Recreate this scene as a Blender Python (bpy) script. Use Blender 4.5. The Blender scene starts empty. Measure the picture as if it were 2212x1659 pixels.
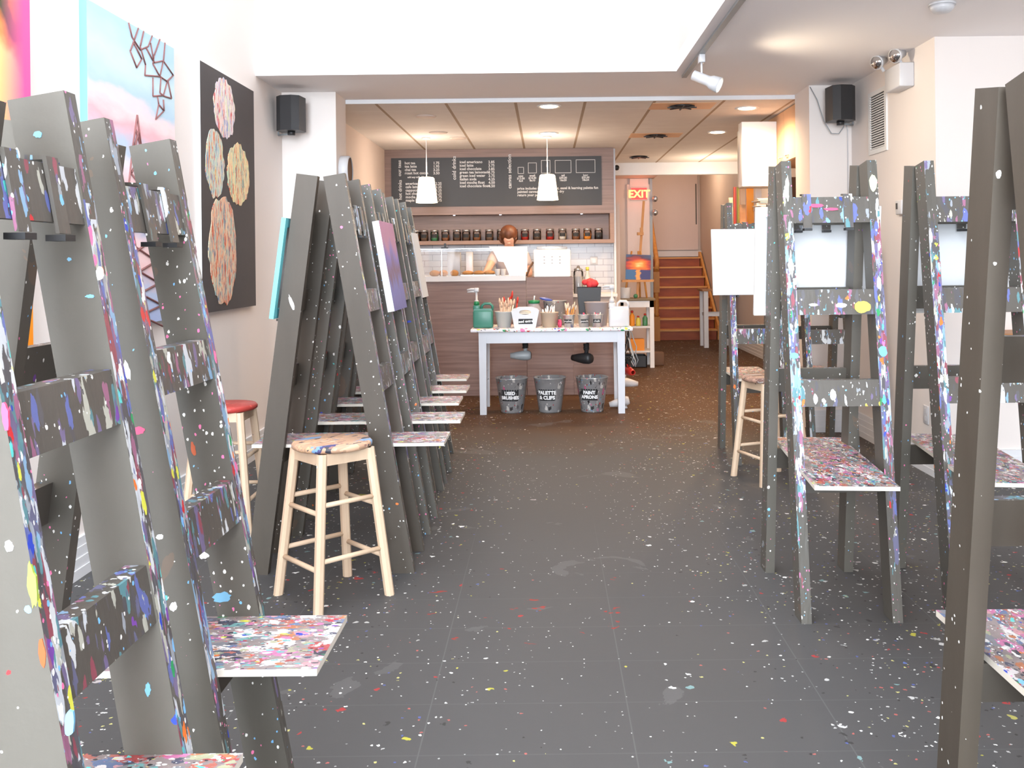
import bpy, bmesh, math, random
from mathutils import Matrix, Vector, Euler
R = random.Random(7)
PI = math.pi
C = bpy.context.scene.collection
sc = bpy.context.scene

# ------------------------------------------------------------------ camera
F, H, TH = 2035.0, 1.40, 0.011
VX, VY = 1180.0, 565.0
ct, st = math.cos(TH), math.sin(TH)
def P(x, y, Y):
    """photo pixel at depth Y -> world point"""
    u, v = x - VX, VY - y
    return ((u*ct + v*st)*Y/F, Y, H + (-u*st + v*ct)*Y/F)
def G(x, y, z=0.0):
    """photo pixel on the horizontal plane z -> world point"""
    u, v = x - VX, VY - y
    V = -u*st + v*ct
    Y = (z - H)*F/V
    return P(x, y, Y)
cam_d = bpy.data.cameras.new('camera')
cam = bpy.data.objects.new('camera', cam_d); C.objects.link(cam)
cam.matrix_world = Matrix(((ct, st, 0, 0), (0, 0, -1, 0), (-st, ct, 0, H), (0, 0, 0, 1)))
cam_d.sensor_fit = 'HORIZONTAL'; cam_d.sensor_width = 36; cam_d.lens = 36*F/2212
cam_d.shift_x = (1106 - VX)/2212; cam_d.shift_y = -(829.5 - VY)/2212
cam_d.clip_start = 0.05
sc.camera = cam
# ------------------------------------------------------------------ world, light, exposure
w = bpy.data.worlds.new('world'); sc.world = w; w.use_nodes = True
w.node_tree.nodes['Background'].inputs[0].default_value = (0.80, 0.88, 1.0, 1)
w.node_tree.nodes['Background'].inputs[1].default_value = 1.5
sc.view_settings.view_transform = 'Standard'; sc.view_settings.look = 'None'
sc.view_settings.gamma = 1; sc.view_settings.use_curve_mapping = False
sc.view_settings.exposure = 0.75
def lamp(name, kind, loc, energy, color, rot=(0, 0, 0), **kw):
    d = bpy.data.lights.new(name, kind); d.energy = energy; d.color = color
    for k, v in kw.items(): setattr(d, k, v)
    o = bpy.data.objects.new(name, d); C.objects.link(o); o.location = loc; o.rotation_euler = rot
    return o
DAY = (0.82, 0.91, 1.0); WARM = (1.0, 0.68, 0.40); WARM2 = (1.0, 0.78, 0.56)
# daylight entering through the shop window and its high transom behind the camera
lamp('window_daylight', 'AREA', (-0.6, -5.7, 1.4), 560, DAY, (math.radians(119), 0, 0), shape='RECTANGLE', size=2.9, size_y=2.5)
lamp('transom_daylight', 'AREA', (-0.6, -5.7, 3.4), 330, DAY, (math.radians(92), 0, 0), shape='RECTANGLE', size=3.0, size_y=1.4)

# skylight in the high bay
lamp('skylight_daylight', 'AREA', (-0.55, 2.4, 4.12), 120, DAY, (0, 0, 0), shape='RECTANGLE', size=2.4, size_y=7.5)

# ------------------------------------------------------------------ node helpers
def L(c):
    """sRGB 0-255 -> linear rgba"""
    o = []
    for v in c[:3]:
        v /= 255.0
        o.append(v/12.92 if v <= 0.04045 else ((v + 0.055)/1.055)**2.4)
    return (*o, 1.0)
class NT:
    def __init__(s, name, rough=0.6, metal=0.0, spec=0.5):
        s.mat = bpy.data.materials.new(name); s.mat.use_nodes = True
        s.t = s.mat.node_tree; s.b = s.t.nodes['Principled BSDF']
        s.b.inputs['Roughness'].default_value = rough; s.b.inputs['Metallic'].default_value = metal
        s.b.inputs['Specular IOR Level'].default_value = spec
    def n(s, kind, **kw):
        nd = s.t.nodes.new(kind)
        for k, v in kw.items(): setattr(nd, k, v)
        return nd
    def l(s, a, b): s.t.links.new(a, b)
    def put(s, sock, v):
        if hasattr(v, 'is_output'): s.l(v, sock)
        else: sock.default_value = v
    def m(s, op, a, b=0.0, c=0.0, clamp=False):
        nd = s.n('ShaderNodeMath', operation=op); nd.use_clamp = clamp
        s.put(nd.inputs[0], a); s.put(nd.inputs[1], b); s.put(nd.inputs[2], c)
        return nd.outputs[0]
    def mix(s, f, a, b):
        nd = s.n('ShaderNodeMix', data_type='RGBA')
        s.put(nd.inputs[0], f); s.put(nd.inputs[6], a); s.put(nd.inputs[7], b)
        return nd.outputs[2]
    def coords(s, rnd=True):
        tc = s.n('ShaderNodeTexCoord')
        if not rnd: return tc.outputs['Object']
        oi = s.n('ShaderNodeObjectInfo')
        v = s.n('ShaderNodeVectorMath', operation='MULTIPLY_ADD')
        s.l(oi.outputs['Random'], v.inputs[0]); v.inputs[1].default_value = (23, 31, 0)
        s.l(tc.outputs['Object'], v.inputs[2]); return v.outputs[0]
    def mp(s, vec, scale, loc=(0, 0, 0)):
        nd = s.n('ShaderNodeMapping'); s.l(vec, nd.inputs[0]); nd.inputs['Scale'].default_value = scale
        nd.inputs['Location'].default_value = loc
        return nd.outputs[0]
    def noise(s, vec, scale, detail=3, out=0, dist=0.0):
        nd = s.n('ShaderNodeTexNoise'); s.l(vec, nd.inputs['Vector'])
        nd.inputs['Scale'].default_value = scale; nd.inputs['Detail'].default_value = detail
        nd.inputs['Distortion'].default_value = dist
        return nd.outputs[out]
    def ramp(s, f, stops, const=False):
        nd = s.n('ShaderNodeValToRGB'); cr = nd.color_ramp
        if const: cr.interpolation = 'CONSTANT'
        cr.elements[0].position, cr.elements[0].color = stops[0][0], stops[0][1]
        cr.elements[1].position, cr.elements[1].color = stops[1][0], stops[1][1]
        for p, c in stops[2:]: cr.elements.new(p).color = c
        s.put(nd.inputs[0], f); return nd.outputs[0]
    def xyz(s, vec):
        nd = s.n('ShaderNodeSeparateXYZ'); s.l(vec, nd.inputs[0]); return nd.outputs
    def splat(s, base, vec, scale, pal, size=0.35, dens=0.3, seed=0, mask=None, wob=0.25):
        """paint blobs: voronoi cells, a random few of them filled from a palette"""
        if len(pal) == 1: pal = pal*2
        mpv = s.mp(vec, scale, (seed*3.7, seed*1.3, seed*2.1))
        nz = s.n('ShaderNodeTexNoise'); s.l(mpv, nz.inputs['Vector']); nz.inputs['Scale'].default_value = 1.6; nz.inputs['Detail'].default_value = 3
        ad = s.n('ShaderNodeVectorMath', operation='MULTIPLY_ADD'); s.l(nz.outputs['Color'], ad.inputs[0])
        ad.inputs[1].default_value = (wob*2,)*3; s.l(mpv, ad.inputs[2])
        vo = s.n('ShaderNodeTexVoronoi'); s.l(ad.outputs[0], vo.inputs['Vector']); vo.inputs['Scale'].default_value = 1.0
        sep = s.n('ShaderNodeSeparateColor'); s.l(vo.outputs['Color'], sep.inputs[0])
        rad = s.m('MULTIPLY_ADD', sep.outputs[2], size*0.9, size*0.35)
        a = s.m('LESS_THAN', vo.outputs['Distance'], rad)
        d = dens if mask is None else s.m('MULTIPLY', mask, dens)
        b = s.m('LESS_THAN', sep.outputs[1], d)
        f = s.m('MULTIPLY', a, b)
        col = s.ramp(sep.outputs[0], [(i/len(pal), L(c)) for i, c in enumerate(pal)], True)
        return s.mix(f, base, col)
    def done(s, col, bump=None, bs=0.2, bd=0.002):
        s.put(s.b.inputs['Base Color'], col)
        if bump is not None:
            bn = s.n('ShaderNodeBump'); bn.inputs['Strength'].default_value = bs; bn.inputs['Distance'].default_value = bd
            s.l(bump, bn.inputs['Height']); s.l(bn.outputs[0], s.b.inputs['Normal'])
        return s.mat
def plain(name, c, rough=0.6, metal=0.0, var=0.05, sc_=8.0, spec=0.5):
    n = NT(name, rough, metal, spec); v = n.coords()
    k = L(c); f = n.noise(v, sc_, 4)
    dark = tuple(x*(1 - var*2) for x in k[:3]) + (1,)
    return n.done(n.mix(f, k, dark))
def emit(name, c, s, base=(200, 200, 200)):
    n = NT(name, 0.6); n.b.inputs['Emission Color'].default_value = L(c); n.b.inputs['Emission Strength'].default_value = s
    return n.done(L(base))
WHITE, LBLUE, PINK, RED, BLUE, GREEN, YEL, ORG, PUR, TEAL, BLK, GRY = (240,240,236), (120,185,235), (235,120,170), (205,45,50), (45,70,185), (40,150,90), (215,215,80), (230,120,50), (120,70,160), (90,200,195), (45,42,45), (150,155,160)
P_ALL = [WHITE, LBLUE, PINK, RED, WHITE, BLUE, GREEN, YEL, ORG, PUR, TEAL, WHITE, GRY]
P_EDGE = [(195,200,206), (130,165,195), (100,100,128), (205,208,210), (82,80,84), (96,106,165), (150,156,165), (150,98,125), (90,135,142), (112,100,135), (178,178,166), (82,80,84), (140,72,84), (90,88,92)]
P_COOL = [WHITE, LBLUE, WHITE, BLUE, TEAL, LBLUE, WHITE, PUR, GRY, PINK, WHITE]

# ------------------------------------------------------------------ materials
def m_easel():
    n = NT('easel_grey_paint', 0.5); v = n.coords()
    k = n.mix(n.noise(n.mp(v, (6, 6, 1.5)), 1.5, 5), L((94,91,84)), L((84,79,71)))
    k = n.mix(n.m('MULTIPLY', n.m('GREATER_THAN', n.noise(v, 5.0, 4, dist=0.6), 0.66), 0.45), k, L((118,94,76)))
    k = n.splat(k, v, (10, 10, 8), P_COOL + [ORG, GREEN], 0.12, 0.26, 1, None, 0.6)
    k = n.splat(k, v, (34, 34, 28), P_ALL, 0.20, 0.16, 2)
    k = n.splat(k, v, (95, 95, 70), [WHITE, WHITE, LBLUE, WHITE, PINK], 0.28, 0.16, 3)
    return n.done(k, n.noise(v, 60, 3), 0.15)
def m_clean():
    n = NT('easel_brown_grey_paint', 0.5); v = n.coords()
    k = n.mix(n.noise(n.mp(v, (8, 8, 1.2)), 2.0, 5), L((78,71,62)), L((64,56,46)))
    k = n.splat(k, v, (22, 22, 20), [WHITE, WHITE, PINK, ORG, LBLUE], 0.14, 0.10, 2)
    k = n.splat(k, v, (70, 70, 60), [WHITE], 0.22, 0.07, 3)
    return n.done(k, n.noise(v, 60, 3), 0.1)
def m_edge():
    n = NT('easel_edge_thick_paint', 0.35); v = n.coords(); z = n.xyz(n.coords(False))[2]
    up = n.m('SUBTRACT', 1.0, n.m('MULTIPLY', n.m('SUBTRACT', z, 1.45), 7.0, clamp=True))
    lo = n.m('MULTIPLY_ADD', n.m('SUBTRACT', z, 0.45), 1.7, 0.22, clamp=True)
    mk = n.m('MULTIPLY', up, lo); mk = n.m('ADD', mk, 0.06)
    k = n.mix(n.noise(n.mp(v, (6, 6, 1.5)), 1.5, 5), L((90,87,80)), L((78,74,68)))
    k = n.splat(k, v, (48, 48, 7), P_EDGE, 0.95, 1.1, 4, mk, 0.6)
    k = n.splat(k, v, (90, 90, 15), P_EDGE, 0.8, 0.9, 5, mk, 0.6)
    k = n.splat(k, v, (60, 60, 26), P_ALL, 0.42, 0.45, 6, mk, 0.5)
    k = n.splat(k, v, (120, 120, 80), [WHITE, LBLUE, WHITE, PINK], 0.30, 0.3, 7)
    return n.done(k, n.noise(n.mp(v, (60, 60, 14)), 1.0, 3), 0.5, 0.004)
def m_bar():
    n = NT('easel_bar_drips', 0.4); v = n.coords()
    oi = n.n('ShaderNodeObjectInfo')
    amt = n.m('MULTIPLY_ADD', oi.outputs['Random'], 1.1, 0.35)
    k = n.mix(n.noise(v, 6, 5), L((92,88,82)), L((78,73,67)))
    k = n.splat(k, v, (34, 34, 9), P_EDGE, 0.55, 0.42, 8, amt, 0.6)
    k = n.splat(k, v, (70, 70, 18), P_EDGE, 0.5, 0.42, 9, amt, 0.5)
    k = n.splat(k, v, (36, 36, 22), P_ALL, 0.26, 0.22, 10, amt, 0.5)
    k = n.splat(k, v, (90, 90, 70), [WHITE, WHITE, LBLUE], 0.26, 0.25, 11)
    return n.done(k, n.noise(n.mp(v, (50, 50, 14)), 1.0, 3), 0.4, 0.003)
def m_shelf():
    n = NT('palette_shelf_dried_paint', 0.4); v = n.coords()
    k = n.mix(n.noise(v, 9, 4), L((165,150,148)), L((112,102,100)))
    A = [(205,200,200), (190,140,145), (120,122,128), (160,70,70), (130,118,116), (75,75,92), (200,198,196), (175,110,75), (95,112,145), (185,110,150), (56,56,66), (160,160,130), (215,210,208), (165,95,82), (110,160,160), (150,130,130)]
    k = n.splat(k, v, (19, 34, 26), A, 0.85, 0.85, 12, None, 0.6)
    k = n.splat(k, v, (38, 70, 50), A, 0.62, 0.75, 13, None, 0.5)
    k = n.splat(k, v, (60, 120, 60), P_ALL + [(80,80,86), BLK, GRY, (120,100,100)], 0.45, 0.3, 14, None, 0.5)
    k = n.splat(k, v, (18, 36, 20), P_ALL, 0.28, 0.2, 15, None, 0.6)
    k = n.splat(k, v, (100, 150, 90), [WHITE, (230,230,225), PINK, BLK], 0.4, 0.35, 16)
    return n.done(k, n.noise(v, 70, 3), 0.5, 0.004)
def m_floor():
    n = NT('floor_grey_tile', 0.6, spec=0.18); v = n.coords(False)
    xyz = n.xyz(v); x, y = xyz[0], xyz[1]
    k = n.mix(n.noise(v, 0.9, 6, dist=0.4), L((84,83,83)), L((76,75,75)))
    k = n.mix(n.m('MULTIPLY', n.noise(v, 14, 5), 0.35), k, L((83,82,82)))
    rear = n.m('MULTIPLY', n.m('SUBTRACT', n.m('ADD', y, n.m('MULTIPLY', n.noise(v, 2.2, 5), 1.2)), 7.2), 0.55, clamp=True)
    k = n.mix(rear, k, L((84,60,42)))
    # seams
    def seam(c, off, pitch, wd):
        f = n.m('FRACT', n.m('DIVIDE', n.m('ADD', c, off), pitch)); d = n.m('ABSOLUTE', n.m('SUBTRACT', f, 0.5))
        return n.m('GREATER_THAN', d, 0.5 - wd/pitch)
    sx = seam(x, 0.38 + 6.2, 0.62, 0.0022); sy = seam(y, 0.113, 0.31, 0.0026)
    s_ = n.m('MAXIMUM', sx, n.m('MULTIPLY', sy, 0.55))
    s_ = n.m('MULTIPLY', s_, n.m('SUBTRACT', 1.0, n.m('MULTIPLY', n.m('SUBTRACT', y, 3.6), 0.6, clamp=True)))
    k = n.mix(n.m('MULTIPLY', s_, 0.35), k, L((112,112,112)))
    # scuffs
    sc1 = n.m('MULTIPLY', n.m('GREATER_THAN', n.noise(v, 1.9, 7, dist=1.0), 0.645), 0.30)
    k = n.mix(sc1, k, L((116,114,114)))
    ax = n.m('ABSOLUTE', n.m('SUBTRACT', x, 0.15))
    side = n.m('MULTIPLY_ADD', n.m('SUBTRACT', ax, 0.25), 1.1, 0.12, clamp=True)
    pat = n.m('MULTIPLY', side, n.m('MULTIPLY_ADD', n.noise(v, 1.3, 3), 2.2, -0.35, clamp=True))
    k = n.splat(k, v, (6, 6, 6), [(170,170,168), (150,62,60), (165,160,90), (110,120,150), (178,170,170)], 0.13, 0.22, 21, pat, 0.6)
    k = n.splat(k, v, (22, 22, 22), [(190,190,188), (175,175,172), (160,60,60), (175,170,70), WHITE, (60,58,58), (120,150,150)], 0.24, 0.26, 22, pat, 0.5)
    k = n.splat(k, v, (54, 54, 54), [(200,200,198), (180,180,178), WHITE, (170,95,90), (85,95,150), (190,185,120), (55,52,52)], 0.26, 0.30, 23, pat, 0.4)
    cl = n.m('MULTIPLY_ADD', n.noise(v, 1.1, 4), 5.0, -2.0, clamp=True)
    k = n.splat(k, v, (26, 26, 26), [WHITE, (190,190,188), (165,70,70), (180,175,80), (90,110,170)], 0.18, 0.045, 24, cl)
    k = n.splat(k, v, (90, 90, 90), [WHITE, (180,180,178), (150,150,148)], 0.26, 0.06, 25, cl)
    rm = n.m('LESS_THAN', n.m('ADD', n.m('POWER', n.m('MULTIPLY', n.m('SUBTRACT', x, -0.1), 1.6), 2.0), n.m('POWER', n.m('MULTIPLY', n.m('SUBTRACT', y, 4.0), 1.3), 2.0)), 0.6)
    k = n.splat(k, v, (11, 20, 11), [(150,55,50), (140,60,55)], 0.22, 0.13, 27, rm, 0.9)
    return n.done(k, n.noise(v, 30, 4), 0.08)
def m_wood(name, a, b, scale=(1.2, 1.2, 26), rough=0.5):
    n = NT(name, rough); v = n.coords()
    f = n.noise(n.mp(v, scale), 1.6, 6, dist=0.3)
    return n.done(n.ramp(f, [(0.3, L(a)), (0.7, L(b))]))
def m_ceiling_tiles():
    n = NT('ceiling_tiles', 0.85); v = n.coords(False); xyz = n.xyz(v)
    def seam(c, off, pitch, wd):
        f = n.m('FRACT', n.m('DIVIDE', n.m('ADD', c, off), pitch)); d = n.m('ABSOLUTE', n.m('SUBTRACT', f, 0.5))
        return n.m('GREATER_THAN', d, 0.5 - wd/pitch)
    sx = seam(xyz[0], 6.0 - 0.35, 0.6, 0.013); sy = seam(xyz[1], 0.05, 1.22, 0.010)
    k = n.mix(n.noise(v, 5, 5), L((226,222,218)), L((212,206,202)))
    k = n.mix(sy, k, L((228,224,220))); k = n.mix(sx, k, L((160,140,120)))
    return n.done(k)
def m_tiles():
    n = NT('white_wall_tiles', 0.25); v = n.coords(False)
    s0 = n.xyz(v); cb = n.n('ShaderNodeCombineXYZ'); n.l(s0[0], cb.inputs[0]); n.l(s0[2], cb.inputs[1])
    br = n.n('ShaderNodeTexBrick'); n.l(cb.outputs[0], br.inputs['Vector']); br.inputs['Scale'].default_value = 1.0
    br.inputs['Color1'].default_value = L((184,180,182)); br.inputs['Color2'].default_value = L((176,172,174)); br.inputs['Mortar'].default_value = L((140,134,134))
    br.inputs['Brick Width'].default_value = 0.20; br.inputs['Row Height'].default_value = 0.075; br.inputs['Mortar Size'].default_value = 0.004
    return n.done(br.outputs[0])
def m_blob(name, pal, scale, base):
    n = NT(name, 0.6); v = n.coords()
    k = n.mix(n.noise(v, 8, 4), L(base), L(pal[0]))
    k = n.splat(k, v, scale, pal, 0.9, 0.95, 3, None, 0.9)
    k = n.splat(k, v, tuple(q*1.9 for q in scale), pal, 0.6, 0.6, 5, None, 0.8)
    return n.done(k)
def m_sky_paint():
    n = NT('sky_band_painting', 0.6); v = n.coords(False); xyz = n.xyz(v)
    t = n.m('ADD', n.m('MULTIPLY', n.m('SUBTRACT', xyz[2], 0.0), 1/1.53), n.m('MULTIPLY', n.m('SUBTRACT', n.noise(n.mp(v, (1, 3, 9)), 1.0, 4), 0.5), 0.16))
    t = n.m('ADD', t, n.m('MULTIPLY', xyz[1], 0.05))
    k = n.ramp(t, [(0.0, L((120,150,215))), (0.14, L((150,175,215))), (0.22, L((235,170,165))), (0.30, L((245,200,200))), (0.36, L((150,160,200))), (0.42, L((235,170,180))), (0.50, L((240,175,180))), (0.56, L((225,215,225))), (0.60, L((150,180,210))), (0.68, L((245,140,155))), (0.74, L((245,200,200))), (0.79, L((140,185,210))), (0.88, L((175,208,215))), (1.0, L((130,185,210)))])
    return n.done(n.mix(0.3, k, L((232,232,232))))  # white laid over the bands to paint in haze
def m_warm_paint():
    n = NT('orange_pink_painting', 0.5); v = n.coords(False); xyz = n.xyz(v)
    t = n.m('ADD', xyz[2], n.m('MULTIPLY', n.m('SUBTRACT', n.noise(v, 3.2, 4), 0.5), 0.5))
    k = n.ramp(n.m('DIVIDE', t, 1.55), [(0.0, L((245,140,20))), (0.35, L((250,160,40))), (0.55, L((250,190,130))), (0.72, L((240,200,130))), (0.77, L((230,130,60))), (0.81, L((60,60,30))), (0.86, L((90,80,30))), (0.90, L((240,130,20))), (1.0, L((250,160,40)))])
    e = n.m('MULTIPLY', n.m('MULTIPLY', n.m('SUBTRACT', xyz[1], 0.80), 6.0, clamp=True), n.m('MULTIPLY', n.m('SUBTRACT', xyz[2], 0.6), 3.0, clamp=True))
    k = n.mix(e, k, L((225,80,150)))
    return n.done(k)
def m_sunset():
    n = NT('sunset_painting', 0.5); v = n.coords(False); xyz = n.xyz(v)
    d = n.m('SQRT', n.m('ADD', n.m('POWER', xyz[0], 2.0), n.m('POWER', n.m('MULTIPLY', n.m('SUBTRACT', xyz[2], 0.19), 1.6), 2.0)))
    d = n.m('ADD', d, n.m('MULTIPLY', n.m('SUBTRACT', n.noise(n.mp(v, (6, 6, 30)), 1.0, 4), 0.5), 0.2))
    k = n.ramp(n.m('DIVIDE', d, 0.25), [(0.0, L((255,240,150))), (0.25, L((255,150,40))), (0.55, L((225,70,30))), (0.8, L((90,50,70))), (1.0, L((70,90,130)))])
    sea = n.m('LESS_THAN', xyz[2], 0.13)
    ks = n.mix(n.m('GREATER_THAN', xyz[0], 0.03), L((60,110,160)), L((60,60,120)))
    refl = n.m('LESS_THAN', n.m('ABSOLUTE', n.m('ADD', xyz[0], n.m('MULTIPLY', n.m('SUBTRACT', n.noise(n.mp(v, (1, 1, 40)), 2.0, 2), 0.5), 0.12))), 0.028)
    ks = n.mix(refl, ks, L((255,170,80)))
    return n.done(n.mix(sea, k, ks))
def m_violet():
    n = NT('violet_painting', 0.5); v = n.coords(False); xyz = n.xyz(v)
    t = n.m('ADD', n.m('MULTIPLY', xyz[2], 2.2), n.m('MULTIPLY', n.m('SUBTRACT', n.noise(n.mp(v, (4, 20, 4)), 1.2, 4), 0.5), 0.6))
    k = n.ramp(t, [(0.0, L((110,110,165))), (0.3, L((120,120,180))), (0.45, L((115,85,105))), (0.6, L((120,110,180))), (0.8, L((175,120,150))), (1.0, L((170,110,150)))])
    return n.done(k)
def m_stripes():
    n = NT('striped_art', 0.6); v = n.coords(False); xyz = n.xyz(v)
    k = n.ramp(n.m('FRACT', n.m('MULTIPLY', xyz[0], 14.0)), [(0, L((120,120,50))), (0.25, L((225,190,90))), (0.5, L((190,60,45))), (0.8, L((120,40,40)))], True)
    return n.done(k)
def m_bucket(name, am):
    n = NT(name, 0.35, 0.45); v = n.coords(False)
    k = n.mix(n.noise(v, 14, 4), L((186,188,190)), L((132,134,136)))
    k = n.splat(k, v, (34, 34, 16), [WHITE, (120,120,122), (70,70,72), RED, (60,60,62), GRY, PINK, BLK], 0.45, am, 4, None, 0.5)
    k = n.splat(k, v, (60, 60, 50), [WHITE, (80,80,80), RED, WHITE, LBLUE], 0.3, am*0.8, 5)
    return n.done(k)
def m_stoolwood():
    n = NT('pale_pine', 0.5); v = n.coords()
    k = n.mix(n.noise(n.mp(v, (10, 10, 2)), 2, 5), L((228,204,176)), L((205,175,146)))
    k = n.splat(k, v, (30, 30, 30), [(90,80,80), BLUE, LBLUE, (70,60,60), WHITE], 0.13, 0.14, 2)
    return n.done(k)
def m_stoolseat(name, base, amt, pal):
    n = NT(name, 0.45); v = n.coords(False)
    k = n.mix(n.noise(v, 9, 4), L(base), L(tuple(int(q*0.8) for q in base)))
    k = n.splat(k, v, (10, 30, 20), pal, 0.7, amt, 2, None, 0.7)
    k = n.splat(k, v, (34, 60, 60), pal, 0.45, amt*0.8, 3, None, 0.5)
    return n.done(k)
def m_white_table():
    n = NT('white_table_paint', 0.45); v = n.coords(False)
    k = n.mix(n.noise(v, 6, 4), L((216,219,225)), L((204,206,212)))
    k = n.splat(k, v, (12, 12, 12), [(225,80,60), YEL, GRY, (225,80,60)], 0.15, 0.08, 2, None, 0.6)
    k = n.splat(k, v, (60, 60, 60), [(90,90,90), RED, GRY], 0.2, 0.05, 3)
    return n.done(k)
def m_table_top():
    n = NT('painty_table_top', 0.4); v = n.coords(False)
    k = n.splat(L((232,230,232)), v, (26, 26, 40), [PINK, WHITE, GRY, (60,60,70), (210,80,70), WHITE, YEL, BLUE, GREEN, (190,160,110)], 0.55, 0.5, 2, None, 0.6)
    k = n.splat(k, v, (70, 70, 90), [RED, WHITE, BLK, PINK, GREEN, ORG], 0.45, 0.35, 3)
    return n.done(k)
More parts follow.
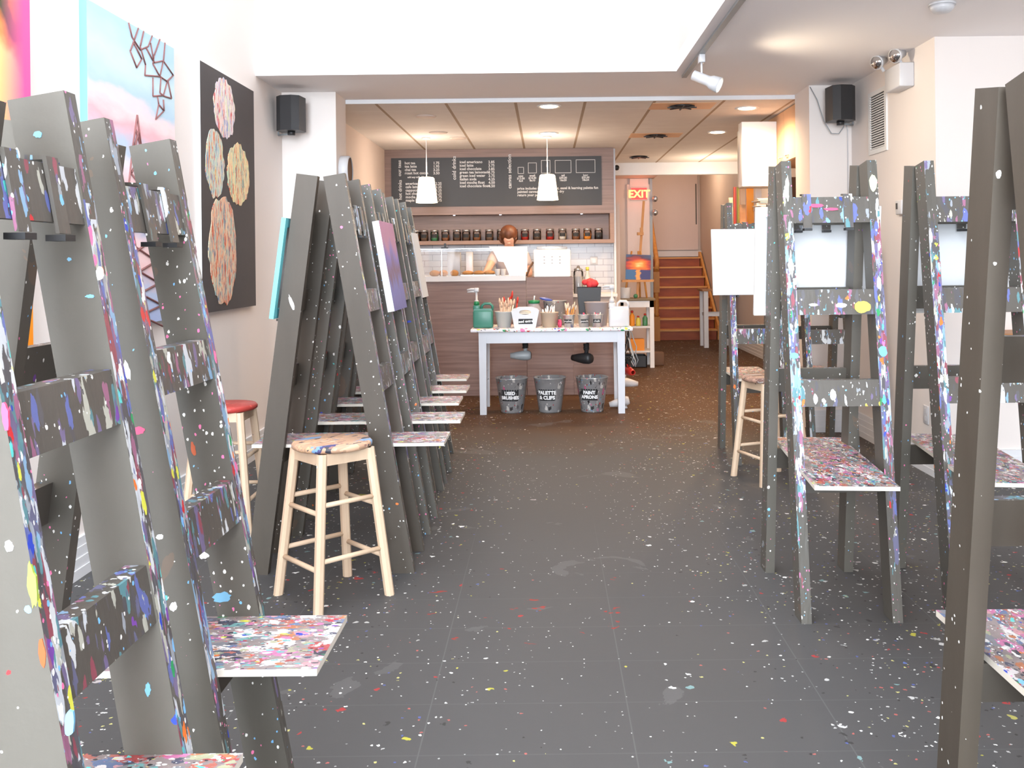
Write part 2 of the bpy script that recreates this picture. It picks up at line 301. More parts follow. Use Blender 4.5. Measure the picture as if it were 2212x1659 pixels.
M = dict(
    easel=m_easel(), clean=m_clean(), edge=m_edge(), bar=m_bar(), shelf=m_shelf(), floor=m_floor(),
    ply=plain('plywood_edge_pale', (225,218,205), 0.6), dark=plain('dark_undercoat', (74,68,60), 0.55, var=0.1),
    wall=plain('wall_white_paint', (230,221,215), 0.7, var=0.015, sc_=2), ceil=plain('ceiling_white_paint', (246,240,238), 0.8, var=0.01, sc_=2),
    wallw=plain('rear_wall_cream_paint', (216,200,190), 0.7, var=0.02, sc_=2), ctile=m_ceiling_tiles(), wtile=m_tiles(),
    trim=plain('white_trim', (222,222,224), 0.5, var=0.02), canvas=plain('primed_canvas', (224,225,225), 0.75, var=0.01, sc_=60),
    canvas_back=plain('canvas_back', (226,228,230), 0.8, var=0.01, sc_=60), stretch=plain('white_stretcher_wood', (226,225,222), 0.6, var=0.03),
    panel=m_wood('counter_wood_panel', (116,90,82), (142,116,108)), panel2=m_wood('wall_wood_panel', (122,100,92), (142,118,110)),
    niche=m_wood('niche_wood', (136,106,90), (154,124,108)), board=plain('chalkboard_black', (58,60,64), 0.6, var=0.06, sc_=3),
    chalk=plain('chalk_white', (205,205,205), 0.8), pine=m_stoolwood(),
    seat1=m_stoolseat('stool_seat_painty', (212,170,140), 0.55, [(220,180,150), (70,70,120), (120,160,200), (60,60,70), (225,190,165), (215,175,140), (150,110,100)]),
    seat2=m_stoolseat('stool_seat_red', (200,70,62), 0.3, [(215,90,80), (190,60,55), (140,50,50), (210,80,70)]),
    seat3=m_stoolseat('stool_seat_brown', (176,140,122), 0.6, [(150,110,95), (200,190,185), (120,85,75), (190,150,130), (90,70,65)]),
    tbl=m_white_table(), tbltop=m_table_top(), black=plain('black_plastic', (38,38,40), 0.45), blk2=plain('black_label', (40,40,42), 0.7),
    rubber=plain('black_cord', (30,30,30), 0.6), greyp=plain('grey_plastic', (150,155,158), 0.4), wplas=plain('white_plastic', (204,203,205), 0.35, var=0.02),
    metal=plain('steel', (190,190,192), 0.3, 0.9), tin=plain('galvanised_tin', (200,202,204), 0.3, 0.6, sc_=20), chrome=plain('chrome', (210,210,212), 0.12, 1.0, var=0.01),
    green=plain('green_plastic', (62,130,112), 0.35), greenlid=plain('green_lid', (30,130,80), 0.4), beige=plain('beige_plastic', (196,180,160), 0.5),
    lgrey=plain('light_grey_plastic', (205,205,202), 0.45), mgrey=plain('mid_grey_plastic', (168,160,162), 0.45), pinkp=plain('pink_tape', (235,80,120), 0.5),
    red=plain('red_cloth', (220,60,65), 0.7), redp=plain('red_plastic', (200,50,40), 0.35), blue=plain('blue_plastic', (50,75,160), 0.5),
    orange=plain('orange_box_card', (240,150,45), 0.6), brush=plain('pale_brush_wood', (222,190,165), 0.5), bristle=plain('bristle_tips', (235,215,190), 0.6),
    brushd=plain('dark_brush_wood', (150,95,60), 0.5), sky=m_sky_paint(), warmart=m_warm_paint(), sunset=m_sunset(), violet=m_violet(),
    artdark=plain('near_black_canvas_paint', (72,66,66), 0.7, var=0.15, sc_=5), cyan=plain('turquoise_paint', (120,215,225), 0.5), brownline=plain('brown_line_paint', (140,90,88), 0.6),
    blobA=m_blob('petal_paint_pale', [(225,205,200), (205,190,205), (235,195,180), (200,90,90), (215,215,180), (150,160,190), (240,225,215)], (14, 60, 12), (220,200,200)),
    blobB=m_blob('petal_paint_green', [(190,205,185), (120,140,165), (215,205,150), (210,110,70), (170,190,190), (225,200,180)], (14, 60, 12), (190,195,180)),
    blobC=m_blob('petal_paint_cream', [(225,215,160), (235,180,140), (190,205,170), (130,150,140), (230,200,160), (210,100,70)], (14, 60, 12), (225,205,160)),
    blobD=m_blob('petal_paint_mixed', [(225,180,150), (200,90,60), (150,170,160), (225,205,170), (110,120,140), (235,160,120), (190,200,180)], (14, 60, 12), (220,180,150)),
    stairw=m_wood('stair_red_wood', (140,62,28), (164,80,38), (2, 2, 10)), tread=m_wood('stair_tread_pale', (214,150,80), (228,170,100), (2, 8, 8)),
    easelwood=m_wood('beech_wood', (196,130,60), (215,150,80), (8, 8, 2)), stripe=m_stripes(), hair=m_wood('auburn_hair', (66,32,16), (104,58,30), (20, 20, 3), 0.5),
    skin=plain('skin', (222,172,150), 0.5, var=0.03), shirt=plain('white_shirt', (200,190,194), 0.8), trousers=plain('dark_trousers', (50,50,58), 0.8),
    peach=plain('plywood_peach', (222,178,140), 0.6), white2=plain('gloss_white_panel', (250,250,250), 0.35, var=0.0), paper=plain('paper', (235,222,205), 0.8),
    ledge=m_wood('oiled_ledge_wood', (150,100,60), (180,130,85), (2, 8, 8)), bread=plain('bread_crust', (205,145,85), 0.7, var=0.12, sc_=20), trolleytop=plain('worn_trolley_top', (130,110,80), 0.5, var=0.15, sc_=20),
    bucketA=m_bucket('paint_stained_bucket', 0.55), bucketB=m_bucket('lightly_stained_bucket', 0.25), bucketC=m_bucket('paint_covered_bucket', 0.85),
    shade=emit('pendant_shade_lit', (255,236,200), 1.8, (250,245,235)), lens=emit('downlight_lens_lit', (255,225,185), 7.0), bulb=emit('spot_bulb_lit', (255,235,205), 9.0),
    exitred=emit('exit_face_red', (255,60,60), 0.9, (200,60,60)), exitlet=emit('exit_letters', (255,190,90), 1.1, (255,220,150)), puck=emit('puck_light', (240,240,255), 4.0),
    door=plain('pale_pink_door_paint', (226,206,198), 0.6, var=0.02), ventw=plain('vent_white', (228,228,226), 0.5), green2=plain('green_glass', (70,130,90), 0.3), yel=plain('yellow_plastic', (220,205,90), 0.4),
    leaf=plain('leaf_green', (70,140,70), 0.5), umber=plain('brown_rubbish', (110,80,60), 0.8))
def m_glass():
    n = NT('clear_glass', 0.05); n.b.inputs['Transmission Weight'].default_value = 1.0; n.b.inputs['IOR'].default_value = 1.45
    # thin pane: mostly straight through with a fresnel glint
    out = n.t.nodes['Material Output']; tr = n.n('ShaderNodeBsdfTransparent'); gl = n.n('ShaderNodeBsdfGlossy'); gl.inputs['Roughness'].default_value = 0.03
    fr = n.n('ShaderNodeFresnel'); fr.inputs['IOR'].default_value = 1.5; mx = n.n('ShaderNodeMixShader')
    n.l(fr.outputs[0], mx.inputs[0]); n.l(tr.outputs[0], mx.inputs[1]); n.l(gl.outputs[0], mx.inputs[2]); n.l(mx.outputs[0], out.inputs[0])
    return n.mat
M['glass'] = m_glass()

# ------------------------------------------------------------------ mesh builder
def rotm(rx=0, ry=0, rz=0): return Euler((rx, ry, rz)).to_matrix().to_4x4()
def T(x, y, z): return Matrix.Translation((x, y, z))
class MB:
    def __init__(s): s.v = []; s.f = []; s.mi = []; s.sm = []
    def add(s, vs, fs, m=0, smooth=False, X=None):
        b = len(s.v)
        for p in vs: s.v.append(tuple(X @ Vector(p)) if X is not None else tuple(p))
        for i, f in enumerate(fs):
            s.f.append(tuple(b + j for j in f)); s.mi.append(m[i] if isinstance(m, (list, tuple)) else m); s.sm.append(smooth)
        return s
    def box(s, x0, x1, y0, y1, z0, z1, m=0, X=None):
        vs = [(x, y, z) for z in (z0, z1) for y in (y0, y1) for x in (x0, x1)]
        return s.add(vs, [(0,2,3,1),(4,5,7,6),(0,1,5,4),(2,6,7,3),(0,4,6,2),(1,3,7,5)], m, False, X)
    def rbox(s, x0, x1, y0, y1, z0, z1, r, m=0, X=None, seg=2):
        bm = bmesh.new(); bmesh.ops.create_cube(bm, size=1)
        for v in bm.verts: v.co = Vector(((x0+x1)/2 + v.co.x*(x1-x0), (y0+y1)/2 + v.co.y*(y1-y0), (z0+z1)/2 + v.co.z*(z1-z0)))
        bmesh.ops.bevel(bm, geom=bm.edges[:], offset=r, segments=seg, affect='EDGES', profile=0.5)
        bm.verts.index_update()
        s.add([v.co[:] for v in bm.verts], [[v.index for v in f.verts] for f in bm.faces], m, True, X); bm.free(); return s
    def prism(s, poly, a0, a1, axis='y', m=0, X=None, smooth=False):
        """poly in the other two axes ((x,z) for y, (x,y) for z, (y,z) for x); m: int or [cap0, cap1, sides...]"""
        n = len(poly)
        def pt(p, a): return (p[0], a, p[1]) if axis == 'y' else ((p[0], p[1], a) if axis == 'z' else (a, p[0], p[1]))
        vs = [pt(p, a0) for p in poly] + [pt(p, a1) for p in poly]
        fs = [tuple(range(n)), tuple(range(2*n-1, n-1, -1))] + [(i, (i+1) % n, n + (i+1) % n, n + i) for i in range(n)]
        return s.add(vs, fs, m, smooth, X)
    def lathe(s, prof, seg=20, X=None, m=0, caps=True, smooth=True):
        vs = []; fs = []
        for r, z in prof:
            for i in range(seg): a = 2*PI*i/seg; vs.append((r*math.cos(a), r*math.sin(a), z))
        for k in range(len(prof)-1):
            for i in range(seg): j = (i+1) % seg; fs.append((k*seg+i, k*seg+j, (k+1)*seg+j, (k+1)*seg+i))
        s.add(vs, fs, m, smooth, X)
        if caps:
            b = [vs[i] for i in range(seg)]; t = [vs[(len(prof)-1)*seg+i] for i in range(seg)]
            if prof[0][0] > 1e-4: s.add(b, [tuple(range(seg))[::-1]], m, False, X)
            if prof[-1][0] > 1e-4: s.add(t, [tuple(range(seg))], m, False, X)
        return s
    def tube(s, pts, r, seg=8, m=0, X=None):
        pts = [Vector(p) for p in pts]; n = len(pts); rs = r if isinstance(r, (list, tuple)) else [r]*n
        vs = []; fs = []; d0 = (pts[1]-pts[0]).normalized(); up = Vector((0, 0, 1)) if abs(d0.z) < 0.9 else Vector((1, 0, 0))
        a = d0.cross(up).normalized()
        for i, p in enumerate(pts):
            d = (pts[min(i+1, n-1)] - pts[max(i-1, 0)]).normalized(); a = (a - d*a.dot(d)).normalized(); b = d.cross(a)
            for k in range(seg): t = 2*PI*k/seg; vs.append(tuple(p + (a*math.cos(t) + b*math.sin(t))*rs[i]))
        for i in range(n-1):
            for k in range(seg): j = (k+1) % seg; fs.append((i*seg+k, i*seg+j, (i+1)*seg+j, (i+1)*seg+k))
        s.add(vs, fs, m, True, X); s.add(vs[:seg], [tuple(range(seg))[::-1]], m, False, X); s.add(vs[-seg:], [tuple(range(seg))], m, False, X)
        return s
    def sph(s, c, r, seg=16, m=0, X=None, z0=-1.0):
        r = r if isinstance(r, (list, tuple)) else (r, r, r); k = seg//2; vs = []; fs = []
        for i in range(k+1):
            a = -PI/2 + PI*i/k
            for j in range(seg):
                b = 2*PI*j/seg; z = max(math.sin(a), z0)
                vs.append((c[0]+r[0]*math.cos(a)*math.cos(b), c[1]+r[1]*math.cos(a)*math.sin(b), c[2]+r[2]*z))
        for i in range(k):
            for j in range(seg): q = (j+1) % seg; fs.append((i*seg+j, i*seg+q, (i+1)*seg+q, (i+1)*seg+j))
        return s.add(vs, fs, m, True, X)
def obj(name, mb, mats, parent=None, label=None, loc=None, rot=None):
    me = bpy.data.meshes.new(name); me.from_pydata(mb.v, [], mb.f)
    mats = mats if isinstance(mats, (list, tuple)) else [mats]
    for m in mats: me.materials.append(m if not isinstance(m, str) else M[m])
    for p, i, q in zip(me.polygons, mb.mi, mb.sm): p.material_index = i; p.use_smooth = q
    bm = bmesh.new(); bm.from_mesh(me); bmesh.ops.remove_doubles(bm, verts=bm.verts[:], dist=1e-6)
    bmesh.ops.recalc_face_normals(bm, faces=bm.faces[:]); bm.to_mesh(me); bm.free()
    o = bpy.data.objects.new(name, me); C.objects.link(o)
    if parent: o.parent = parent
    if label: o['label'] = label
    if loc: o.location = loc
    if rot: o.rotation_euler = rot
    return o
def thing(name, label, cat, loc=(0, 0, 0), rot=0, group=None):
    o = bpy.data.objects.new(name, None); C.objects.link(o); o.location = loc
    o.rotation_euler = rot if isinstance(rot, (tuple, list)) else (0, 0, rot); o.empty_display_size = 0.1
    o['label'] = label; o['category'] = cat
    if group: o['group'] = group
    return o
def tag(o, label, cat, group=None):
    o['label'] = label; o['category'] = cat
    if group: o['group'] = group
    return o
def struct(name, mb, mats, parent=None):
    o = obj(name, mb, mats, parent)
    if not parent: o['kind'] = 'structure'
    return o
def box(x0, x1, y0, y1, z0, z1): return MB().box(x0, x1, y0, y1, z0, z1)
def text_mesh(s, size, X=None, align='LEFT', ext=0.001, sp=1.0, bold=0.0):
    cu = bpy.data.curves.new('t', 'FONT'); cu.body = s; cu.size = size; cu.extrude = ext; cu.align_x = align; cu.space_line = sp; cu.offset = bold; cu.resolution_u = 2
    o = bpy.data.objects.new('t', cu); C.objects.link(o)
    dg = bpy.context.evaluated_depsgraph_get(); me = bpy.data.meshes.new_from_object(o.evaluated_get(dg))
    mb = MB().add([v.co[:] for v in me.vertices], [tuple(p.vertices) for p in me.polygons], 0, False, X)
    bpy.data.objects.remove(o); bpy.data.curves.remove(cu); bpy.data.meshes.remove(me)
    return mb
def join(*mbs):
    r = MB()
    for b in mbs:
        k = len(r.v); r.v += b.v; r.f += [tuple(k+i for i in f) for f in b.f]; r.mi += b.mi; r.sm += b.sm
    return r
UP = rotm(PI/2, 0, 0)    # text plane -> upright, facing -Y

# ================================================================== THE ROOM
XL, XR, ZC, ZH, ZT = -2.14, 2.48, 2.80, 4.2, 2.77
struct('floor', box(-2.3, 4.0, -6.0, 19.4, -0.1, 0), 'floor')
struct('wall_left', box(-2.29, XL, -6.0, 7.67, 0, ZH), 'wall')
struct('wall_left_rear', box(-2.29, -1.94, 8.05, 11.75, 0, 2.9), 'wallw')
struct('wall_pillar_left', box(-2.29, -1.70, 7.67, 8.05, 0, ZC), 'wall')
struct('wall_pillar_right', box(2.14, 2.70, 7.62, 8.05, 0, ZC), 'wall')
struct('wall_right', box(XR, 2.70, 5.98, 7.62, 0, ZC), 'wall')
struct('wall_right_alcove_back', box(2.70, 4.0, 5.98, 6.13, 0, ZC), 'wall')
struct('wall_right_front', box(3.85, 4.0, -6.0, 5.98, 0, ZC), 'wall')
# low ceiling right of the high bay, and the beam across the room
struct('ceiling_low', box(0.98, 4.0, -6.0, 8.05, ZC, ZC+0.12), 'ceil')
struct('ceiling_beam_soffit', box(-2.29, 0.98, 6.98, 8.05, ZC, ZC+0.12), 'ceil')
struct('wall_bay_back', box(-2.29, 0.98, 6.98, 7.12, ZC+0.12, ZH), 'wall')
struct('wall_bay_right', box(0.98, 1.10, -6.0, 7.12, ZC+0.12, ZH), 'wall')
struct('ceiling_bay', box(-2.29, 1.10, -6.0, 7.12, ZH, ZH+0.1), 'ceil')
struct('window_2', MB().box(-1.85, -1.79, -1.5, 6.3, ZH-0.06, ZH).box(0.69, 0.75, -1.5, 6.3, ZH-0.06, ZH).box(-1.85, 0.75, -1.56, -1.5, ZH-0.06, ZH).box(-1.85, 0.75, 6.3, 6.36, ZH-0.06, ZH), 'trim')
struct('trim_1', box(-1.70, 2.14, 8.05, 8.075, ZC-0.035, ZC+0.1), 'trim')
# shop front behind the camera: open panes between frame bars
wf = struct('window_1', MB().box(-2.14, 3.85, -6.0, -5.90, 0, 0.25).box(-2.14, 3.85, -6.0, -5.90, 2.74, 2.86).box(-2.14, 1.0, -6.0, -5.90, 4.08, 4.2)
            .box(-0.30, -0.22, -6.0, -5.9, 0.25, 4.1).box(1.80, 1.88, -6.0, -5.9, 0.25, 2.75), 'trim')
# rear room
struct('ceiling_rear', box(-1.94, 3.05, 8.075, 13.2, ZT, ZT+0.1), 'ctile')
struct('wall_right_rear', box(3.05, 3.2, 8.05, 18.75, 0, 3.4), 'wallw')
struct('wall_right_rear_return', box(2.70, 3.2, 8.05, 8.12, 0, 2.9), 'wallw')
struct('wall_back', box(-1.94, 0.83, 11.62, 11.76, 0, 2.9), 'panel2')
struct('trim_2', box(0.83, 0.855, 11.50, 11.76, 0, ZT), 'trim')
struct('wall_corridor_left', box(0.70, 0.83, 11.76, 13.9, 0, 2.9), 'wallw')
struct('wall_back_right', box(0.70, 1.557, 13.9, 14.0, 0, 3.4), 'wallw')
struct('wall_stairs_left', box(1.45, 1.557, 14.0, 18.75, 0, 3.4), 'wallw')
struct('ceiling_rear_beam', box(0.83, 3.05, 13.2, 13.32, 2.60, 2.87), 'trim')
struct('ceiling_back_nook', box(0.70, 1.60, 13.32, 14.0, 2.61, 2.7), 'wallw')
struct('ceiling_stairs', box(1.45, 3.2, 13.32, 18.8, 3.4, 3.5), 'wallw')
struct('wall_stairs_end', box(1.45, 3.2, 18.62, 18.75, 0, 3.4), 'wallw')
d = struct('door_1', box(2.02, 3.0, 18.57, 18.62, 1.60, 3.3), 'door')
struct('door_crack', box(2.955, 2.975, 18.565, 18.57, 2.1, 2.9), 'dark', d)
struct('trim_3', box(1.557, 3.05, 18.50, 18.62, 1.47, 1.58), 'trim')
d = struct('door_2', box(1.20, 1.53, 13.86, 13.9, 0, 2.52), 'door')
for z in (2.30, 2.10): struct('door_knob', MB().sph((1.60, 13.80, z), 0.045), 'metal', d)
struct('trim_4', box(1.53, 1.57, 13.85, 13.9, 0, 2.6), 'greyp')
struct('trim_5', MB().box(0.875, 0.93, 12.2, 12.3, 0, 2.14).box(0.93, 0.955, 12.2, 12.3, 0, 2.14), 'wallw')
def base(name, x0, x1, y0, y1):
    mb = MB()
    for z0, z1, e in ((0, 0.045, 0.02), (0.045, 0.09, 0.015), (0.09, 0.135, 0.010), (0.135, 0.175, 0.006)):
        mb.box(x0 - (e if x0 > 0 and abs(x1-x0) < 0.1 else 0), x1 + (e if x0 < 0 and abs(x1-x0) < 0.1 else 0), y0 - (e if abs(y1-y0) < 0.1 else 0), y1, z0, z1)
    struct(name, mb, 'trim')
base('baseboard_left', XL, XL+0.012, -5.9, 7.67)
base('baseboard_right', XR-0.012, XR, 5.98, 7.62)
base('baseboard_alcove', 2.48, 3.85, 5.965, 5.98)
base('baseboard_pillar_left', XL+0.012, -1.70, 7.655, 7.67)
base('baseboard_pillar_right', 2.14, XR-0.012, 7.605, 7.62)
base('baseboard_rear_right', 3.035, 3.05, 8.2, 16.3)

# ------------------------------------------------------------------ stairs
stp = thing('staircase', 'red-brown wooden staircase with pale tread edges at the far end', 'staircase', (2.47, 16.5, 0))
for k in range(8):
    y0 = 0.25*k; z1 = 0.182*(k+1)
    obj('riser', box(-0.50, 0.50, y0, y0+0.02, z1-0.182, z1-0.028), 'stairw', stp)
    obj('tread', box(-0.51, 0.51, y0-0.025, y0+0.27, z1-0.028, z1), ['tread'], stp, 'pale tread')
obj('stringer', MB().prism([(-0.03, 0), (2.02, 0), (2.02, 1.56), (1.9, 1.56), (-0.03, 0.25)], 0.515, 0.555, 'x'), 'tread', stp)
obj('stringer', MB().prism([(-0.03, 0), (2.02, 0), (2.02, 1.56), (1.9, 1.56), (-0.03, 0.25)], -0.555, -0.515, 'x'), 'tread', stp)
post = MB().box(-0.05, 0.05, -0.05, 0.05, 0, 0.42).lathe([(0.03, 0.42), (0.045, 0.46), (0.03, 0.5), (0.045, 0.62), (0.035, 0.8), (0.045, 0.84)], 12).box(-0.05, 0.05, -0.05, 0.05, 0.84, 1.2)
obj('newel_post', post, 'easelwood', stp, loc=(-0.56, -0.12, 0))
obj('handrail', MB().tube([(-0.56, -0.15, 1.22), (-0.53, 0.0, 1.35), (-0.47, 1.85, 2.50)], 0.042, 10), 'easelwood', stp)

# ------------------------------------------------------------------ ceiling fittings
def downlight(x, y, lab, e=20):
    t = thing('ceiling_light', lab, 'ceiling light', (x, y, ZT), 0, 'recessed lights in the rear ceiling')
    obj('trim_ring', MB().lathe([(0.075, -0.001), (0.082, -0.006), (0.105, -0.008), (0.108, 0.0)], 28, caps=False), 'trim', t)
    obj('lens', MB().lathe([(0.078, -0.002), (0.070, -0.010), (0.0, -0.014)], 28), 'lens', t)
    lamp('downlight', 'SPOT', (x, y, ZT-0.05), e*2.3, WARM, spot_size=math.radians(168), spot_blend=0.8, shadow_soft_size=0.08)
downlight(0.04, 8.30, 'lit round recessed light just behind the ceiling beam, above the counter end', 18)
downlight(0.04, 10.05, 'lit round recessed light over the right pendant lamp', 26)
downlight(1.83, 8.52, 'lit round recessed light nearest the right pillar', 34)
downlight(1.85, 10.10, 'lit round recessed light further back on the right', 34)
def air_vent(x, y, lab, panel=True):
    t = thing('ceiling_vent', lab, 'vent', (x, y, ZT), 0, 'black vents in the rear ceiling')
    if panel: obj('vent_panel', box(-0.28, 0.28, -0.16, 0.18, -0.004, 0), 'peach', t, 'orange-beige backing panel')
    mb = MB().lathe([(0.10, -0.004), (0.115, -0.008), (0.07, -0.018), (0.0, -0.02)], 16)
    for a in range(8): mb.box(0.02, 0.13, -0.006, 0.006, -0.022, -0.012, X=rotm(0, 0, a*PI/4))
    obj('grille', mb, 'black', t)
air_vent(1.22, 8.36, 'black round vent in orange panel nearest the beam')
air_vent(1.21, 10.3, 'black round vent in orange panel, middle of the three')
air_vent(1.24, 12.4, 'small black round vent furthest back near the exit', False)
for (x, y), lab in zip(((-1.11, 8.8), (-1.12, 9.9), (-0.95, 10.35)), ('faint flat round cover in ceiling nearest the beam at left', 'faint flat round cover in ceiling, second from the beam', 'faint flat round cover in ceiling above the left pendant')):
    o = obj('ceiling_cover', MB().lathe([(0.0, -0.012), (0.09, -0.010), (0.10, 0.0)], 20), 'wallw', loc=(x, y, ZT)); tag(o, lab, 'ceiling cover', 'round covers in the rear ceiling')
def pendant(px, pyb, lab):
    x, Y, z = P(px, pyb, 10.3)
    t = thing('pendant_lamp', lab, 'pendant lamp', (x, Y, z), 0, 'white pendant lamps')
    obj('lamp_shade', MB().lathe([(0.118, 0.0), (0.112, 0.04), (0.086, 0.262), (0.075, 0.276), (0.0, 0.28)], 28), 'shade', t)
    obj('cord', MB().tube([(0, 0, 0.28), (0, 0, ZT-z)], 0.005, 6), 'trim', t)
    obj('canopy', MB().lathe([(0.045, ZT-z-0.02), (0.05, ZT-z)], 16), 'trim', t)
    lamp('pendant_glow', 'POINT', (x, Y, z-0.06), 6, WARM2, shadow_soft_size=0.10)
    lamp('rear_ceiling_fill', 'POINT', (x, Y-0.02, z+0.36), 5.5, (1.0, 0.82, 0.68), shadow_soft_size=0.06)  # fill added above the closed shade to brighten the rear ceiling
pendant(922, 438, 'lit white conical pendant lamp over the left part of the counter')
pendant(1183, 432, 'lit white conical pendant lamp over the right end of the counter')
lamp('stair_fill', 'POINT', (2.3, 16.6, 3.1), 17, WARM2, shadow_soft_size=0.12)  # unseen lamp put in to warm the stairwell, no fixture
lamp('rear_room_fill', 'POINT', (2.2, 12.6, 2.3), 16, WARM2, shadow_soft_size=0.12)  # fill without a fixture, added to brighten the rear room
t = thing('smoke_detector', 'white round smoke detector on the low ceiling at top right', 'smoke detector', (2.2, 5.2, ZC))
obj('base_plate', MB().lathe([(0.072, -0.012), (0.072, 0.0)], 28), 'wplas', t)
obj('cover', MB().lathe([(0.0, -0.05), (0.045, -0.048), (0.062, -0.03), (0.066, -0.012)], 28), 'wplas', t)

# track and spotlight
t = thing('track_light', 'white track spotlight with lit bulb on a dark ceiling rail', 'spotlight', (1.06, 6.34, ZC))
obj('track_rail', box(-0.018, 0.018, -6.0, 0.80, -0.02, 0), 'greyp', t)
obj('adapter', MB().rbox(-0.02, 0.02, -0.035, 0.035, -0.075, -0.02, 0.005).tube([(0, 0, -0.07), (0, 0, -0.16)], 0.007), 'wplas', t)
hd = Vector((0.82, -0.35, -0.42)).normalized(); q = hd.to_track_quat('Z', 'Y').to_matrix().to_4x4()
X = T(0.02, -0.01, -0.19) @ q
obj('lamp_head', MB().lathe([(0.0, -0.09), (0.034, -0.088), (0.036, 0.03), (0.048, 0.05), (0.055, 0.11), (0.050, 0.11), (0.045, 0.08)], 24, X=X, caps=False), 'wplas', t)
obj('bulb', MB().lathe([(0.0, 0.098), (0.045, 0.092), (0.04, 0.07)], 24, X=X), 'bulb', t)
hp = Vector((1.08, 6.33, 2.61)) + hd*0.13
lamp('track_spot', 'SPOT', hp, 26, (1.0, 0.84, 0.62), hd.to_track_quat('-Z', 'Y').to_euler(), spot_size=math.radians(150), spot_blend=1.0, shadow_soft_size=0.04)

# wall fittings on the right
def speaker(lab, loc, flip):
    t = thing('speaker', lab, 'speaker', loc, 0, 'black wall speakers')
    s = -1 if flip else 1
    prof = [(-0.095, 0.09), (-0.105, -0.04), (-0.06, -0.10), (0.03, -0.115), (0.085, -0.085), (0.10, 0.06), (0.08, 0.09)]
    obj('cabinet', MB().prism([(s*a, b) for a, b in prof], -0.135, 0.135, 'z', smooth=False), 'black', t)
    br = MB().tube([(-0.13*s, 0.10, 0.15), (-0.13*s, 0.10, -0.15)], 0.008).tube([(-0.13*s, 0.10, 0.15), (0, 0.02, 0.15)], 0.008).tube([(-0.13*s, 0.10, -0.15), (0, 0.02, -0.15)], 0.008)
    obj('bracket', br, 'greyp', t); obj('knob', MB().lathe([(0.03, -0.165), (0.03, -0.135)], 12).lathe([(0.03, 0.135), (0.03, 0.145)], 12), 'black', t)
    return t
speaker('black loudspeaker on bracket at the left pillar', (P(629, 247, 7.42)[0], 7.42, P(629, 247, 7.42)[2]), False)
sp = speaker('black loudspeaker on the right pillar with dangling cable', (P(1815, 225, 7.40)[0], 7.40, P(1815, 225, 7.40)[2]), True)
cb = [P(1750, 188, 7.60), P(1765, 215, 7.58), P(1780, 262, 7.56), P(1796, 288, 7.55), P(1812, 289, 7.55), P(1822, 275, 7.55), P(1826, 262, 7.52)]
b0 = Vector(sp.location); obj('cable', MB().tube([Vector(p)-b0 for p in cb], 0.004, 6), 'greyp', sp)
obj('cable', MB().tube([Vector(p)-b0 for p in (P(1826, 265, 7.59), P(1831, 280, 7.60), P(1832, 420, 7.60))], 0.004, 6), 'wplas', sp)
t = thing('wall_vent', 'white louvred air vent on the right wall', 'vent', (XR, 7.0, 2.415))
obj('frame', MB().box(-0.012, 0, -0.19, 0.19, 0.20, 0.235).box(-0.012, 0, -0.19, 0.19, -0.235, -0.20).box(-0.012, 0, -0.19, -0.15, -0.2, 0.2).box(-0.012, 0, 0.15, 0.19, -0.2, 0.2), 'ventw', t)
mb = MB()
for k in range(22): mb.box(-0.012, -0.002, -0.15, 0.15, -0.197+k*0.018, -0.189+k*0.018)
obj('louvre', mb, 'ventw', t); obj('duct_opening', box(-0.0015, 0, -0.15, 0.15, -0.2, 0.2), 'black', t)
t = thing('emergency_light', 'white twin-head emergency light high on the right wall', 'emergency light', (XR, 6.45, 2.64))
obj('battery_box', MB().rbox(-0.10, 0, -0.14, 0.14, -0.09, 0.07, 0.008), 'wplas', t)
for yy, dx in ((-0.09, 0.0), (0.12, -0.05)):
    Xh = T(-0.09+dx, yy, 0.13) @ Vector((-0.7, -0.5, -0.3)).to_track_quat('Z', 'Y').to_matrix().to_4x4()
    h = obj('lamp_head', MB().lathe([(0.0, -0.06), (0.03, -0.055), (0.035, 0.0), (0.05, 0.03), (0.05, 0.04), (0.0, 0.036)], 20, X=Xh).tube([(-0.06+dx, yy, 0.06), (-0.09+dx, yy, 0.11)], 0.012), 'wplas', t)
    obj('lens', MB().lathe([(0.0, 0.046), (0.044, 0.041), (0.044, 0.036)], 20, X=Xh), 'chrome', h)
t = thing('thermostat', 'small white thermostat with dark screen on the right wall', 'thermostat', (XR, 6.55, 1.75))
obj('housing', MB().rbox(-0.03, 0, -0.055, 0.055, -0.05, 0.05, 0.008), 'wplas', t); obj('screen', box(-0.032, -0.03, 0.01, 0.04, -0.012, 0.03), 'black', t)
tag(obj('wall_outlet', MB().rbox(-0.008, 0, -0.04, 0.04, -0.06, 0.06, 0.003).box(-0.010, -0.008, -0.015, 0.015, 0.01, 0.04).box(-0.010, -0.008, -0.015, 0.015, -0.04, -0.01), 'wplas', loc=(XR, 6.17, 0.37)), 'white wall outlet low on the right wall', 'outlet')
t = thing('wall_shelf', 'brown wooden wall ledge behind the right easels', 'shelf', (3.05, 5.98, 0.90))
obj('board', box(-0.37, 0.6, -0.30, 0, 0, 0.035), 'ledge', t); obj('bracket', MB().prism([(-0.26, -0.01), (0, -0.01), (0, -0.35)], -0.33, -0.30, 'x'), 'trim', t); obj('bracket', MB().prism([(-0.26, -0.01), (0, -0.01), (0, -0.35)], 0.3, 0.33, 'x'), 'trim', t)
